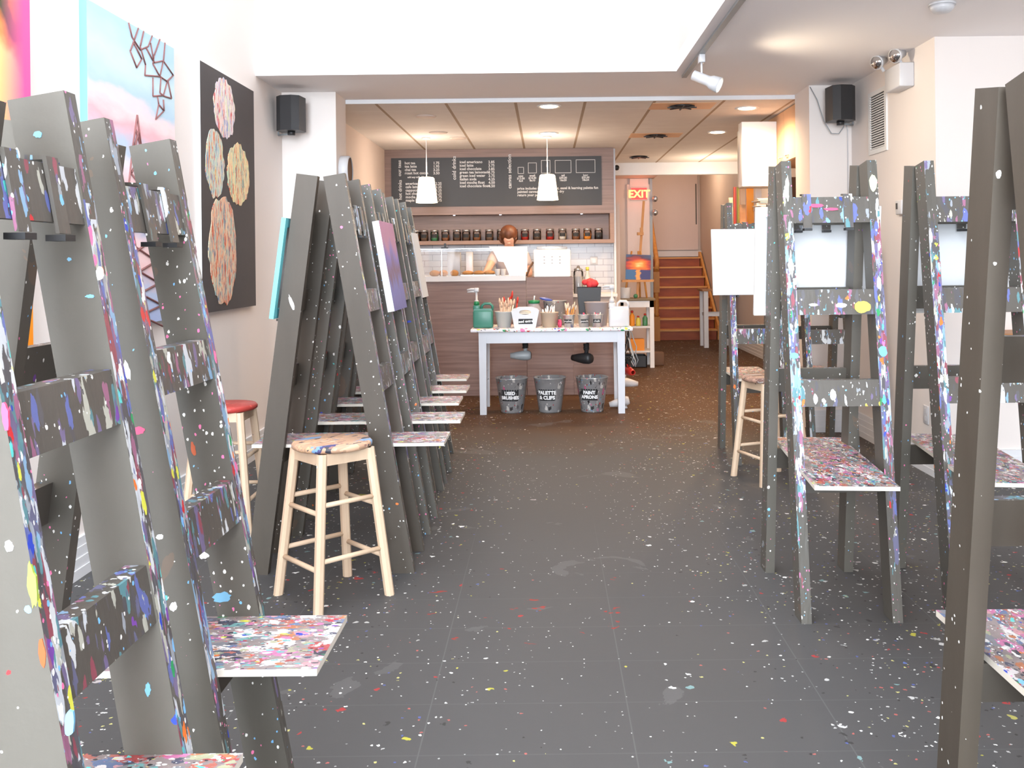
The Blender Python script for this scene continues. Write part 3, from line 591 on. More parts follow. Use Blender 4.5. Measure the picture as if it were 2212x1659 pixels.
# round clock on the inner face of the left pillar
t = thing('wall_clock', 'round white-rimmed clock mounted edge-on to the left pillar', 'clock', (-1.70, 7.86, 2.175), (0, PI/2, 0))
obj('rim', MB().lathe([(0.12, 0.0), (0.125, 0.005), (0.125, 0.07), (0.11, 0.075)], 32, caps=False), 'wplas', t)
obj('dial', MB().lathe([(0.0, 0.066), (0.112, 0.066)], 32, caps=False), 'umber', t)
t = thing('light_switch', 'white switch plate left of the menu board', 'light switch', (P(838, 398, 11.6)[0]+0.03, 11.60, P(838, 398, 11.6)[2]))
obj('plate', MB().rbox(-0.04, 0.04, -0.012, 0.0, -0.06, 0.06, 0.004), 'wplas', t)
t = thing('security_camera', 'small black dome camera beside the menu wall', 'security camera', (P(1330, 363, 12.0)[0], 12.0, P(1330, 363, 12.0)[2]))
obj('mount', MB().tube([(-0.05, 0, 0.0), (0.0, -0.03, 0)], 0.012), 'trim', t); obj('dome', MB().sph((0.01, -0.04, 0), 0.035), 'black', t)
# exit sign
ex, ey, ez = P(1380, 418, 13.85)
t = thing('exit_sign', 'glowing red EXIT sign on the back wall', 'exit sign', (ex, 13.85, ez))
obj('housing', MB().rbox(-0.125, 0.125, -0.03, 0.03, -0.10, 0.09, 0.006).box(-0.13, 0.14, 0.0, 0.03, 0.09, 0.22), 'door', t)
obj('face', box(-0.115, 0.115, -0.034, -0.03, -0.09, 0.08), 'exitred', t)
obj('letters', text_mesh('EXIT', 0.155, T(0, -0.037, -0.06) @ UP, 'CENTER', 0.002, bold=0.004), 'exitlet', t)
lamp('exit_glow', 'POINT', (ex, 13.7, ez), 0.6, (1, 0.2, 0.12), shadow_soft_size=0.08)

# ================================================================== PAINTINGS ON THE LEFT WALL
def on_wall(px, py, X):
    u, v = px - VX, VY - py; U, V = u*ct + v*st, -u*st + v*ct
    Y = X*F/U; return (X, Y, H + V*Y/F)
def wall_painting(lab, y0, y1, z0, z1, art, side='canvas'):
    t = thing('wall_painting', lab, 'painting', (XL, y0, z0), 0)
    obj('canvas', MB().box(0, 0.035, 0, y1-y0, 0, z1-z0, [1, 1, 1, 1, 1, 0]), [art, side], t)
    return t
pa = wall_painting('tall black painting with four round multicoloured flower heads', 5.76, 6.82, 1.105, 2.655, 'artdark')
def blob(cy, cz, ry, rz, mat, seed, n=46):
    r = random.Random(seed); pts = []; rr = 1.0
    for i in range(n):
        a = 2*PI*i/n; rr = 0.96 + 0.02*math.sin(a*7 + seed) + r.uniform(-0.06, 0.06)
        pts.append((cy + ry*rr*math.cos(a) - 5.76, cz + rz*rr*math.sin(a) - 1.105))
    obj('flower_head', MB().prism(pts, 0.035, 0.0375 + seed*0.0004, 'x'), mat, pa)
blob(6.19, 2.43, 0.21, 0.205, 'blobA', 1); blob(6.0, 2.05, 0.175, 0.225, 'blobB', 2); blob(6.46, 2.02, 0.24, 0.215, 'blobC', 3); blob(6.14, 1.50, 0.27, 0.365, 'blobD', 4)
pb = wall_painting('tall pastel sky painting with brown lattice tower and web of lines', 4.34, 5.36, 1.10, 2.635, 'sky', 'cyan')
def lines(name, pls, par, base, r=0.0045):
    mb = MB()
    for pl in pls:
        pts = [Vector(on_wall(x*0.5004, y*0.5004, XL+0.037)) - Vector(base) for x, y in pl]
        for a, b in zip(pts[:-1], pts[1:]): mb.tube([a, b], r, 5)
    obj(name, mb, 'brownline', par)
lines('web_lines', [[(555,98),(570,160),(605,215),(640,200),(657,155)], [(597,122),(575,185),(562,220),(590,292),(612,255),(575,180)], [(620,135),(605,200),(628,280),(625,325),(690,330),(720,350)],
    [(650,185),(665,270),(705,262),(712,185)], [(665,270),(630,205)], [(690,170),(665,240),(660,275),(690,330),(705,262),(748,325),(722,350)], [(660,335),(660,415),(705,412),(722,350)],
    [(695,330),(690,400),(708,415),(740,425),(725,350)], [(680,418),(685,450),(672,515),(708,478),(705,430)], [(685,450),(708,478)]], pb, (XL, 4.34, 1.10))
tw = [[(592,497),(572,640),(545,900),(505,1400)], [(592,497),(610,640),(650,900),(705,1385)]]
for i, yy in enumerate(range(560, 1360, 95)):
    f0, f1 = (yy-497)/900, (yy+95-497)/900
    xl0, xr0, xl1, xr1 = 592-87*f0, 592+113*f0, 592-87*f1, 592+113*f1
    tw += [[(xl0, yy), (xr1, yy+90)], [(xr0, yy), (xl1, yy+90)]]
lines('tower_lines', tw, pb, (XL, 4.34, 1.10), 0.006)
wall_painting('orange and pink glowing abstract painting nearest the camera at left', 2.85, 3.86, 1.08, 2.63, 'warmart', 'warmart')

# ================================================================== EASELS
class Ez: pass
def easel(lab, x, y, rz, Hh=1.80, FL=0.37, FR=0.37, W=0.36, sh=(-0.47, 0.47), shy=0.0, shr=0.0, clean=False, clips=((0.30, 0.70),)*2, grp='double-sided ladder easels', shw=0.30, shelf=True):
    t = thing('easel', lab, 'easel', (x, y, 0), rz, grp)
    e = Ez(); e.t = t; e.x, e.y, e.rz, e.H, e.F, e.W = x, y, rz, Hh, {-1: FL, 1: FR}, W
    k = 1.0; zm = lambda z: z - (1.80-Hh)*(z/1.80)**2; bw, th, tw = 0.097, 0.040, 0.108; e.tw = tw
    base = 'clean' if clean else 'easel'
    for s in (-1, 1):
        Ft = e.F[s]
        xo = lambda z, s=s, Ft=Ft: s*(Ft + (tw-Ft)*z/Hh)
        d = Vector((s*(tw-Ft), Hh)).normalized(); n = Vector((-s*d.y, s*d.x))   # inward normal
        if n.x*s > 0: n = -n
        B, Tp = Vector((xo(0), 0)), Vector((xo(Hh), Hh)); Bi = B + n*bw; Bi = Bi + d*(-Bi.y/d.y); Ti = Tp + n*bw
        poly = [tuple(B), tuple(Tp), tuple(Ti), tuple(Bi)]
        for q in (-1, 1):
            a0, a1 = (-W/2, -W/2+th) if q < 0 else (W/2-th, W/2)
            obj('leg', MB().prism(poly, a0, a1, 'y', [0, 0, 1, 0, 0, 0]), [base, 'edge'], t)
        def bar(name, z0, z1, inset, thick, mats, m):
            za, zb = zm(z0), zm(z1)
            pl = [(xo(za)-s*inset, za), (xo(zb)-s*inset, zb), (xo(zb)-s*(inset+thick), zb), (xo(za)-s*(inset+thick), za)]
            return obj(name, MB().prism(pl, -W/2+th, W/2-th, 'y', m), mats, t)
        bar('top_bar', 1.545, 1.650, 0.004, 0.022, ['bar', base], [1, 1, 0, 1, 1, 1])
        led = bar('canvas_ledge', 1.175, 1.275, 0.004, 0.036, ['bar', base], [1, 1, 0, 0, 1, 1])
        bar('rung', 0.815, 0.918, 0.004, 0.036, ['bar', base], [1, 1, 0, 0, 1, 1])
        bar('shelf_support', 0.475, 0.563, 0.050, 0.022, ['dark'], 0)
        iw = W - 2*th
        for c in clips[0 if s < 0 else 1]:
            yc = -iw/2 + iw*c; mb = MB()
            za, zb = zm(1.525), zm(1.662)
            pl = [(xo(za)+s*0.004, za), (xo(zb)+s*0.004, zb), (xo(zb)-s*0.03, zb+0.002), (xo(zb)-s*0.03, zb-0.006), (xo(zb)-s*0.002, zb-0.006), (xo(za)-s*0.002, za)]
            mb.prism(pl, yc-0.018, yc+0.018, 'y', 1).box(min(xo(za)+s*0.012, xo(za)-s*0.02), max(xo(za)+s*0.012, xo(za)-s*0.02), yc-0.016, yc+0.016, za-0.012, za-0.002, 0)
            obj('canvas_clip', mb, ['black', 'bar'], t)
    if shelf:
        Xs = T(0, shy, 0) @ rotm(0, 0, shr)
        iw = min(shw, W-0.075)
        o = obj('palette_shelf', MB().box(sh[0], sh[1], -iw/2, iw/2, zm(0.565), zm(0.580), [1, 0, 1, 1, 1, 1], X=Xs), ['shelf', 'ply'], t)
    return e
def easel_canvas(e, s, w, z0, z1, yc, lab, grp='canvases on the easels', th=0.020, art='canvas', side='canvas', name='canvas', cat='canvas'):
    zm = lambda z: z - (1.80-e.H)*(z/1.80)**2; z0 = zm(z0); z1 = zm(z1); Ft = e.F[s]
    beta = math.atan2(s*(e.tw-Ft), e.H); xo = s*(Ft + (e.tw-Ft)*z0/e.H) + s*0.010/math.cos(beta)
    p = Matrix.Rotation(e.rz, 4, 'Z') @ Vector((xo, yc, z0)); h = (z1-z0)/math.cos(beta)
    t = thing(name, lab, cat, (e.x+p.x, e.y+p.y, p.z), (0, beta, e.rz), grp)
    a, b = (0, th) if s > 0 else (-th, 0); fx = (b-0.003, b) if s > 0 else (a, a+0.003)
    fm = [1, 1, 1, 1, 2, 0] if s > 0 else [1, 1, 1, 1, 0, 2]
    ex_ = lambda z: s*(Ft + (e.tw-Ft)*z/e.H)
    for c in (-0.33, 0.33):
        yp = max(-e.W/2+0.055, min(e.W/2-0.055, yc+c*w)); zp = z0-0.004; xa, xb = ex_(zp)-s*0.018, ex_(zp)+s*0.022
        xc = ex_(zp)-s*0.006
        obj('canvas_peg', MB().box(min(xa, xb), max(xa, xb), yp-0.008, yp+0.008, zp-0.010, zp).box(min(xa, xc), max(xa, xc), yp-0.008, yp+0.008, zp, zm(1.18)), 'dark', e.t)
    obj('canvas_front', MB().box(fx[0], fx[1], -w/2, w/2, 0, h, fm), [art, side, 'canvas_back'], t)
    r = (a, b-0.003) if s > 0 else (a+0.003, b); sw = 0.042
    obj('stretcher_frame', MB().box(*r, -w/2, w/2, 0, sw).box(*r, -w/2, w/2, h-sw, h).box(*r, -w/2, -w/2+sw, sw, h-sw).box(*r, w/2-sw, w/2, sw, h-sw), 'stretch' if side == 'canvas' else side, t)
    return t
# left row, from the aisle end
rowY = [4.43, 5.03, 5.64, 6.16, 6.77]; rowX = [-1.015, -1.015, -1.05, -1.05, -1.10]
labs = ['first easel of the left row, end-on to the room behind the paint-topped stool', 'second easel of the left row, carrying the violet painting', 'third easel of the left row, behind the violet painting',
        'fourth easel of the left row, next to last before the counter', 'last easel of the left row, nearest the counter, with a white canvas']
ez = []
for i in range(5):
    ez.append(easel(labs[i], rowX[i], rowY[i], 0, 1.81, 0.355, 0.405, 0.36, sh=(-0.335, 0.54) if i == 0 else (-0.33, 0.56 if i == 1 else 0.53), clean=(i == 0), grp='easels in the left row', clips=((0.5,), (0.3, 0.7))))
ea = easel('large paint-streaked easel at left, second from the camera', -0.995, 2.08, 0, 1.70, 0.335, 0.41, 0.37, sh=(-0.25, 0.515), grp='easels in the left row', shw=0.30)
eb = easel('largest paint-streaked easel at far left, cut by the photo edge', -0.925, 1.455, 0, 1.70, 0.335, 0.394, 0.37, sh=(-0.36, 0.40), grp='easels in the left row', shw=0.30)
easel_canvas(ez[1], 1, 0.42, 1.152, 1.60, -0.14, 'small violet and pink abstract painting clipped to the second left easel', None, art='violet', name='painting', cat='painting', th=0.034)
easel_canvas(ez[4], 1, 0.30, 1.152, 1.60, -0.10, 'white canvas seen edge-on, on the easel nearest the counter')
easel_canvas(ez[0], -1, 0.40, 1.152, 1.60, -0.02, 'canvas with bright turquoise edge on the first left easel', side='cyan')
easel_canvas(ez[1], -1, 0.40, 1.22, 1.78, -0.10, 'white canvas standing taller behind the turquoise-edged canvas')
# right side
r1 = easel('right easel seen face-on with painted shelf and pale yellow paint blob', 1.158, 3.955, PI/2, 1.80, 0.345, 0.345, 0.39, sh=(-0.575, 0.375), shr=math.radians(-5), clips=((0.28, 0.82), (0.3, 0.7)), grp='easels on the right')
r2 = easel('right easel against the wall, partly behind the big front easel', 1.765, 4.00, PI/2, 1.80, 0.345, 0.345, 0.40, sh=(-0.60, 0.375), shr=math.radians(-7), clips=((0.36,), (0.3, 0.7)), grp='easels on the right')
r3 = easel('large brown-grey easel cut by the right photo edge', 1.055, 1.74, PI/2, 1.73, 0.37, 0.37, 0.42, sh=(-0.47, 0.47), clean=True, grp='easels on the right')
r4 = easel('dark easel behind the small bare canvas, right of the stairs', 1.46, 6.75, PI/2, 1.80, 0.345, 0.345, 0.37, sh=(-0.30, 0.45), grp='easels on the right')
r5 = easel('far dark easel with red-painted ledge, seen through the face-on easel', 1.985, 6.85, PI/2, 1.72, 0.345, 0.345, 0.34, sh=(-0.30, 0.45), grp='easels on the right')
def rc(e, s, xl, xr, z0, z1, lab):   # world x range -> local y (rz = 90: world x = e.x - local y)
    return easel_canvas(e, s, xr-xl, z0, z1, e.x-(xl+xr)/2, lab)
rc(r1, 1, 0.915, 1.46, 1.152, 1.625, 'white stretched canvas seen from behind on the face-on right easel')
rc(r2, 1, 1.60, 2.16, 1.152, 1.610, 'white stretched canvas seen from behind on the easel by the wall')
rc(r4, -1, 1.155, 1.73, 1.152, 1.610, 'bare white canvas facing the room on the dark far easel')
obj('red_ledge_paint', MB().box(-0.3, -0.29, -0.12, 0.12, 1.128, 1.20), 'redp', r5.t, 'red-painted strip')
# pale paint blob and white smears on the face-on easel's ledge (relief of dried paint)
def dab(e, s, yc, zc, ry, rz_, mat, seed, lab=None):
    Ft = e.F[s]; r = random.Random(seed); n = 18
    pts = [(yc+ry*math.cos(2*PI*i/n)*r.uniform(.85, 1.1), zc+rz_*math.sin(2*PI*i/n)*r.uniform(.85, 1.1)) for i in range(n)]
    x_at = lambda z: s*(Ft + (e.tw-Ft)*z/e.H)
    vs = [(x_at(z)+s*0.001, y, z) for y, z in pts] + [(x_at(z)-s*0.006, y, z) for y, z in pts]
    mb = MB().add(vs, [tuple(range(n)), tuple(range(2*n-1, n-1, -1))] + [(i, (i+1) % n, n+(i+1) % n, n+i) for i in range(n)])
    obj('dried_paint', mb, mat, e.t, lab)
dab(r1, -1, -0.105, 1.205, 0.034, 0.024, 'yel', 3, 'pale yellow dab'); dab(r1, -1, -0.02, 1.212, 0.022, 0.010, 'white2', 4, 'white dab'); dab(r1, -1, 0.09, 1.215, 0.018, 0.006, 'white2', 5, 'white dab')
dab(r2, -1, 0.03, 1.21, 0.022, 0.026, 'white2', 6, 'white dab')

M['lbluep'] = plain('pale_blue_dried_paint', (120,180,215), 0.35); M['navyp'] = plain('navy_dried_paint', (50,55,110), 0.35); M['limep'] = plain('lime_dried_paint', (165,190,80), 0.35); M['rustp'] = plain('rust_dried_paint', (190,90,50), 0.35); M['cream'] = plain('cream_green_dried_paint', (205,215,170), 0.35)
dab(r1, -1, -0.176, 1.705, 0.016, 0.035, 'cream', 11); dab(r1, -1, 0.176, 1.015, 0.019, 0.012, 'lbluep', 12); dab(r1, -1, -0.176, 1.03, 0.018, 0.022, 'lbluep', 13)
dab(r1, -1, 0.03, 0.86, 0.012, 0.022, 'white2', 14); dab(r1, -1, 0.10, 0.845, 0.008, 0.02, 'white2', 15); dab(r1, -1, 0.06, 1.615, 0.03, 0.008, 'pinkp', 16); dab(r1, -1, 0.0, 1.60, 0.03, 0.006, 'pinkp', 17)
def face_dab(e, px, py, rear, w_, h_, mat, seed, lean=0.0):
    """a dried splash on the broad front face of a leg, w_ x h_ photo pixels"""
    Y = e.y - e.W/2 if not rear else e.y + e.W/2 - 0.040; x, _, z = P(px, py, Y); k = Y/F; rr = random.Random(seed); n = 16
    pts = []
    for i in range(n):
        a = 2*PI*i/n; q_ = rr.uniform(0.8, 1.15); dx, dz_ = w_/2*k*q_*math.cos(a), h_/2*k*q_*math.sin(a)
        pts.append((x+dx+lean*dz_-e.x, z+dz_))
    obj('dried_paint', MB().prism(pts, Y-0.0012-e.y, Y+0.003-e.y, 'y'), mat, e.t)
for i, (e_, px, py, rear, w_, h_, m_, ln) in enumerate(((eb,70,1265,0,20,95,'limep',-.1),(eb,92,1410,0,16,60,'rustp',-.1),(eb,20,1180,0,20,26,'white2',0),(eb,12,900,0,16,60,'pinkp',-.1),(eb,150,1560,0,22,60,'lbluep',0),
        (eb,82,290,1,20,16,'lbluep',0),(eb,110,352,1,34,10,'navyp',-1.2),(eb,215,590,1,16,30,'white2',0),(eb,195,640,1,20,8,'lbluep',0),(eb,230,835,1,12,10,'lbluep',0),(eb,150,560,1,10,8,'lbluep',0),(eb,345,1160,1,14,10,'white2',0),(eb,320,1490,1,12,30,'lbluep',0),
        (ea,300,930,0,26,16,'pinkp',0),(ea,275,800,0,12,40,'white2',-.2),(ea,418,970,1,10,30,'rustp',-.2),(ea,440,1200,1,22,14,'white2',0),(ea,480,1290,1,40,22,'lbluep',.4),(ea,375,1310,0,16,20,'white2',0))):
    face_dab(e_, px, py, rear, w_, h_, m_, 40+i, ln)
face_dab(ez[0], 630, 655, 0, 8, 34, 'white2', 70, -.3)

# ================================================================== STOOLS
def stool(lab, x, y, rz, seat, h=0.655, r=0.167):
    t = thing('stool', lab, 'stool', (x, y, 0), rz, 'round-topped wooden stools')
    obj('seat', MB().lathe([(0.0, h-0.030), (r-0.012, h-0.030), (r, h-0.022), (r+0.001, h-0.010), (r-0.008, h), (0.0, h)], 40), seat, t)
    a0, a1 = 0.112, 0.168; lw = 0.0195
    cs = [(-1, -1), (1, -1), (1, 1), (-1, 1)]
    for cx, cy in cs:
        mb = MB(); q = []
        for z, a in ((0, a1), (h-0.03, a0)):
            for k in range(8):
                an = PI/8 + k*PI/4; q.append((cx*a + lw*1.08*math.cos(an), cy*a + lw*1.08*math.sin(an), z))
        mb.add(q, [tuple(range(7, -1, -1)), tuple(range(8, 16))] + [(i, (i+1) % 8, 8+(i+1) % 8, 8+i) for i in range(8)])
        obj('leg', mb, 'pine', t)
    def at(c, z): a = a1 + (a0-a1)*z/(h-0.03); return Vector((c[0]*a, c[1]*a, z))
    for i in range(4):
        c, d = cs[i], cs[(i+1) % 4]
        A, B = at(c, h-0.05), at(d, h-0.05); ang = math.atan2(B.y-A.y, B.x-A.x)
        X = T(*((A+B)/2)) @ rotm(0, 0, ang); l = (B-A).length/2
        obj('apron', MB().box(-l, l, -0.010, 0.010, -0.028, 0.020, X=X), 'pine', t)
        for z in ((0.42, 0.20) if i % 2 == 0 else (0.385, 0.165)): obj('rung', MB().tube([at(c, z), at(d, z)], 0.0105, 8), 'pine', t)
stool('wooden stool with paint-smeared round seat in front of the left row', -0.915, 3.99, math.radians(43), 'seat1')
stool('wooden stool with red-painted seat by the left wall', -1.73, 5.05, 0.02, 'seat2')
stool('wooden stool with brown paint-worn seat on the right, before the dark easel', 1.415, 6.0, math.radians(20), 'seat3', 0.655, 0.175)

# ================================================================== COUNTER AND MENU WALL
ct_ = thing('service_counter', 'reddish wood-grain service counter with horizontal grain', 'counter', (-0.8, 9.89, 0))
obj('front_panel', box(-1.135, 0.585, 0, 0.03, 0.0, 1.20), 'panel', ct_)
obj('front_panel', box(0.589, 1.077, 0, 0.03, 0.0, 1.235), 'panel', ct_)
obj('front_panel', box(1.079, 1.53, 0, 0.03, 0, 0.72), 'panel', ct_)
obj('end_panel', box(1.05, 1.077, 0.03, 0.62, 0, 1.235), 'panel', ct_)
obj('countertop', MB().box(-1.135, 0.585, 0.03, 0.62, 1.17, 1.20).box(0.589, 1.05, 0.03, 0.62, 1.20, 1.235), 'panel', ct_)
zt0 = 1.202
dc = thing('display_case', 'long glass pastry case with white base on the counter', 'display case', (-0.8, 9.89, zt0))
obj('case_base', MB().box(-1.10, 0.582, -0.03, 0.55, 0.0, 0.055), 'trim', dc)
obj('glass_front', box(-1.10, 0.582, -0.012, -0.006, 0.055, 0.335), 'glass', dc)
obj('glass_top', box(-1.10, 0.582, -0.006, 0.35, 0.329, 0.335), 'glass', dc)
fr = MB().box(-1.10, 0.582, -0.018, 0.0, 0.335, 0.345).box(-1.10, 0.582, 0.34, 0.355, 0.32, 0.345)
obj('case_frame', fr, 'metal', dc)
for x in (-0.535, -0.30, 0.572): obj('upright', box(x, x+0.008, -0.016, 0.0, 0.055, 0.335), 'metal', dc)
obj('clip', MB().box(-0.30, -0.23, -0.02, 0.02, 0.345, 0.36).box(-0.27, -0.25, -0.02, 0.02, 0.36, 0.40), 'black', dc)
for x, y, r, lab in ((-1.19, 10.03, 0.055, 'round glazed pastry at the left end of the case'), (-1.10, 10.06, 0.05, 'second round pastry from the left in the case'), (-0.98, 10.04, 0.045, 'small pastry on its own beside the case divider')):
    o = obj('pastry', MB().sph((0, 0, 0.03), (r, r, 0.035), 14), 'bread', loc=(x, y, zt0+0.055)); tag(o, lab, 'pastry', 'pastries in the display case')
t = thing('bread_tray', 'low tray of flat loaves in the middle of the case', 'tray', (-0.74, 10.08, zt0+0.055), 0)
obj('tray', MB().box(-0.17, 0.20, -0.10, 0.10, 0, 0.012), 'metal', t)
for i, x in enumerate((-0.10, 0.02, 0.13)):
    o = obj('flat_loaf', MB().sph((0, 0, 0.015), (0.062, 0.08, 0.026), 14), 'bread', loc=(-0.74+x, 10.08, zt0+0.069)); tag(o, ('flat loaf at the left of the tray', 'flat loaf in the middle of the tray', 'flat loaf at the right of the tray')[i], 'bread', 'loaves on the tray')
for i, x in enumerate((-0.52, -0.46)):
    o = obj('cup', MB().lathe([(0.022, 0), (0.03, 0.07), (0.027, 0.07), (0.02, 0.004)], 14, caps=False), 'wplas', loc=(x, 10.02+0.03*i, zt0+0.055)); tag(o, ('white cup beside the tray, left of two', 'white cup beside the tray, right of two')[i], 'cup', 'cups in the case')
o = obj('white_carton', MB().rbox(-0.07, 0.07, -0.05, 0.05, 0, 0.255, 0.004), 'wplas', loc=(-1.0, 10.25, zt0+0.055)); tag(o, 'tall white carton standing inside the left of the case', 'carton')
o = obj('white_carton', MB().rbox(-0.035, 0.035, -0.05, 0.05, 0, 0.255, 0.004), 'white2', loc=(-0.83, 10.20, zt0+0.055)); tag(o, 'narrow bright white carton inside the case, left of the bread tray', 'carton')
# white slanted panel on the case, and boxy white machine
pp = [P(x, y, 9.86) for x, y in ((1056, 532.5), (1139, 532.5), (1139, 587), (1098, 587.5), (1088, 566), (1077, 565), (1066, 543))]
o = obj('white_card', MB().prism([(p[0]+0.37, p[2]-zt0) for p in pp], -0.012, 0.0, 'y'), 'white2', loc=(-0.37, 9.862, zt0)); tag(o, 'bright white slanted card fixed on the glass in front of the person', 'card')
mx, _, mz = P(1193, 598, 9.93)
t = thing('countertop_machine', 'boxy white machine with nine small vent marks on the counter', 'machine', (mx, 9.95, 1.235))
obj('housing', MB().rbox(-0.195, 0.195, -0.03, 0.34, 0.0, 0.292, 0.014), 'white2', t)
mb = MB()
for i in range(3):
    for j in range(3): mb.box(-0.09+i*0.082, -0.074+i*0.082, -0.0315, -0.030, 0.145+j*0.033, 0.151+j*0.033)
vents = obj('vent_marks', mb, 'umber', t); obj('top_tray', MB().rbox(-0.16, 0.16, 0.0, 0.32, 0.292, 0.32, 0.006), 'metal', t)
obj('side_tap', MB().tube([(-0.20, 0.1, 0.16), (-0.24, 0.08, 0.10), (-0.27, 0.02, 0.02)], 0.012), 'umber', t)
# back wall joinery
mw = thing('menu_wall_panel', 'pinkish wood wall unit with a long open niche under the menu', 'wall unit', (-0.55, 11.62, 1.62))
x0, x1 = -1.39, 1.375
nz0, nz1 = P(1100, 519, 11.40)[2]-1.62, P(1100, 463, 11.4)[2]-1.62
obj('upper_panel', box(x0, x1, -0.24, -0.001, nz1, ZT-1.62-0.002), 'panel2', mw)
obj('niche_shelf', box(x0, x1, -0.24, -0.001, nz0-0.045, nz0), 'niche', mw)
obj('niche_side', box(x1-0.05, x1, -0.24, -0.001, nz0, nz1), 'niche', mw)
obj('niche_side', box(x0, x0+0.18, -0.24, -0.001, nz0, nz1), 'niche', mw)
for xx in (-0.56, 0.0, 0.565+0.42): obj('puck_light', MB().lathe([(0.0, nz1-0.008), (0.012, nz1-0.006), (0.014, nz1)], 12, X=T(xx, -0.19, 0)), 'puck', mw)
struct('wall_tile_backsplash', box(-1.94, 0.83, 11.608, 11.62, 0.9, 1.62+nz0-0.046), 'wtile')
t = thing('wall_socket', 'white socket plate on the tiled wall', 'socket', (P(1283, 563, 11.6)[0], 11.607, P(1283, 563, 11.6)[2]))
obj('plate', MB().rbox(-0.045, 0.045, -0.012, 0, -0.05, 0.05, 0.004).box(-0.02, 0.02, -0.03, -0.012, -0.03, 0.01), 'wplas', t)
jx = [886, 899, 916, 938.5, 962, 987, 1007, 1030, 1057, 1082, 1110, 1134, 1160, 1188, 1215, 1244, 1269, 1293]
fill = ['umber', 'brushd', 'umber', 'green2', 'brushd', 'umber', 'umber', 'brushd', 'umber', 'umber', 'brushd', 'redp', 'umber', 'redp', 'paper', 'brushd', 'orange', 'black']
jl = ['leftmost jar in the niche, half hidden by easels', 'second jar from the left in the niche', 'third jar from the left in the niche', 'fourth jar from the left in the niche', 'fifth jar from the left in the niche', 'left jar of the touching pair in the niche', 'right jar of the touching pair in the niche', 'eighth jar, standing alone right of the touching pair', 'ninth jar, second one left of the head', 'jar directly left of the head', 'jar hidden behind the head', 'reddish jar, first right of the head', 'jar second right of the head', 'reddish jar third right of the head', 'jar with cream contents, fourth right of the head', 'brown jar third from the right end', 'orange-brown jar second from the right end', 'dark jar at the right end of the niche']
for i, px in enumerate(jx):
    X_, _, _ = P(px, 508, 11.47)
    t = thing('storage_jar', 'glass jar, ' + jl[i].replace('jar ', '', 1), 'jar', (X_, 11.47, 1.62+nz0), 0, 'jars in the menu wall niche')
    obj('contents', MB().lathe([(0.044, 0.004), (0.046, 0.075), (0.0, 0.078)], 18), fill[i], t)
    obj('glass_body', MB().lathe([(0.046, 0.0), (0.050, 0.01), (0.050, 0.10), (0.044, 0.112)], 20, caps=False), 'glass', t)
    obj('lid', MB().lathe([(0.046, 0.112), (0.050, 0.114), (0.050, 0.135), (0.0, 0.137)], 20), 'metal', t)
    mb = MB(); n = 8
    for k in range(n):
        a0, a1 = -PI/2-0.75+1.5*k/n, -PI/2-0.75+1.5*(k+1)/n
        mb.add([(0.0515*math.cos(a), 0.0515*math.sin(a), z) for z in (0.04, 0.082) for a in (a0, a1)], [(0, 1, 3, 2)])
    obj('label_sticker', mb, 'blk2', t)
# menu board
bx0, _, bz1 = P(845, 342, 11.37); bx1, _, bz0 = P(1300, 442.5, 11.37)
mbd = thing('menu_board', 'long black menu board with white chalk-style writing', 'menu board', ((bx0+bx1)/2, 11.379, (bz0+bz1)/2))
bw_, bh_ = (bx1-bx0), (bz1-bz0); obj('board', box(-bw_/2, bw_/2, -0.012, 0, -bh_/2, bh_/2), 'board', mbd)
def bp(zx, zy):   # position in the 2212x632 zoom of the board
    p = P(830+zx*0.2215, 320+zy*0.2215, 11.37); return p[0]-(bx0+bx1)/2, p[2]-(bz0+bz1)/2
def btxt(name, s, zx, zy, size, align='LEFT', sp=1.0, vert=False):
    x, z = bp(zx, zy); X = T(x, -0.014, z) @ UP @ (rotm(0, 0, PI/2) if vert else Matrix())
    obj(name, text_mesh(s, size, X, align, 0.0008, sp, 0.0012), 'chalk', mbd)
btxt('menu_heading', 'our teas', 165, 275, 0.058, vert=True); btxt('menu_heading', 'hot drinks', 172, 505, 0.058, vert=True)
btxt('menu_heading', 'cold drinks', 700, 310, 0.064, vert=True); btxt('menu_heading', 'canvas selection', 1240, 395, 0.064, vert=True)
btxt('menu_items', 'hot tea\ntea latte\nchai tea\nroast hot cocoa', 200, 158, 0.044, sp=0.92); btxt('menu_prices', '1.75\n1.95\n3.25\n3.50', 478, 158, 0.044, sp=0.92)
btxt('menu_items', 'add soy milk .50', 228, 292, 0.030)
btxt('menu_items', 'americano\ncafe latte\ncappuccino\nhot chocolate\nmocha\nmaple latte', 208, 358, 0.044, sp=0.92); btxt('menu_prices', '2.25\n3.25\n3.25\n3.25\n3.75\n3.75', 500, 358, 0.044, sp=0.92)
btxt('menu_items', 'iced americano\niced latte\niced chocolate\ngreen tea lemonade\ngreen iced water\nitalian soda\niced mocha float\niced chocolate float', 735, 148, 0.045, sp=0.92)
btxt('menu_prices', '2.85\n3.75\n3.85\n3.75\n3.75\n4.25\n4.50\n4.50', 1015, 148, 0.045, sp=0.92)
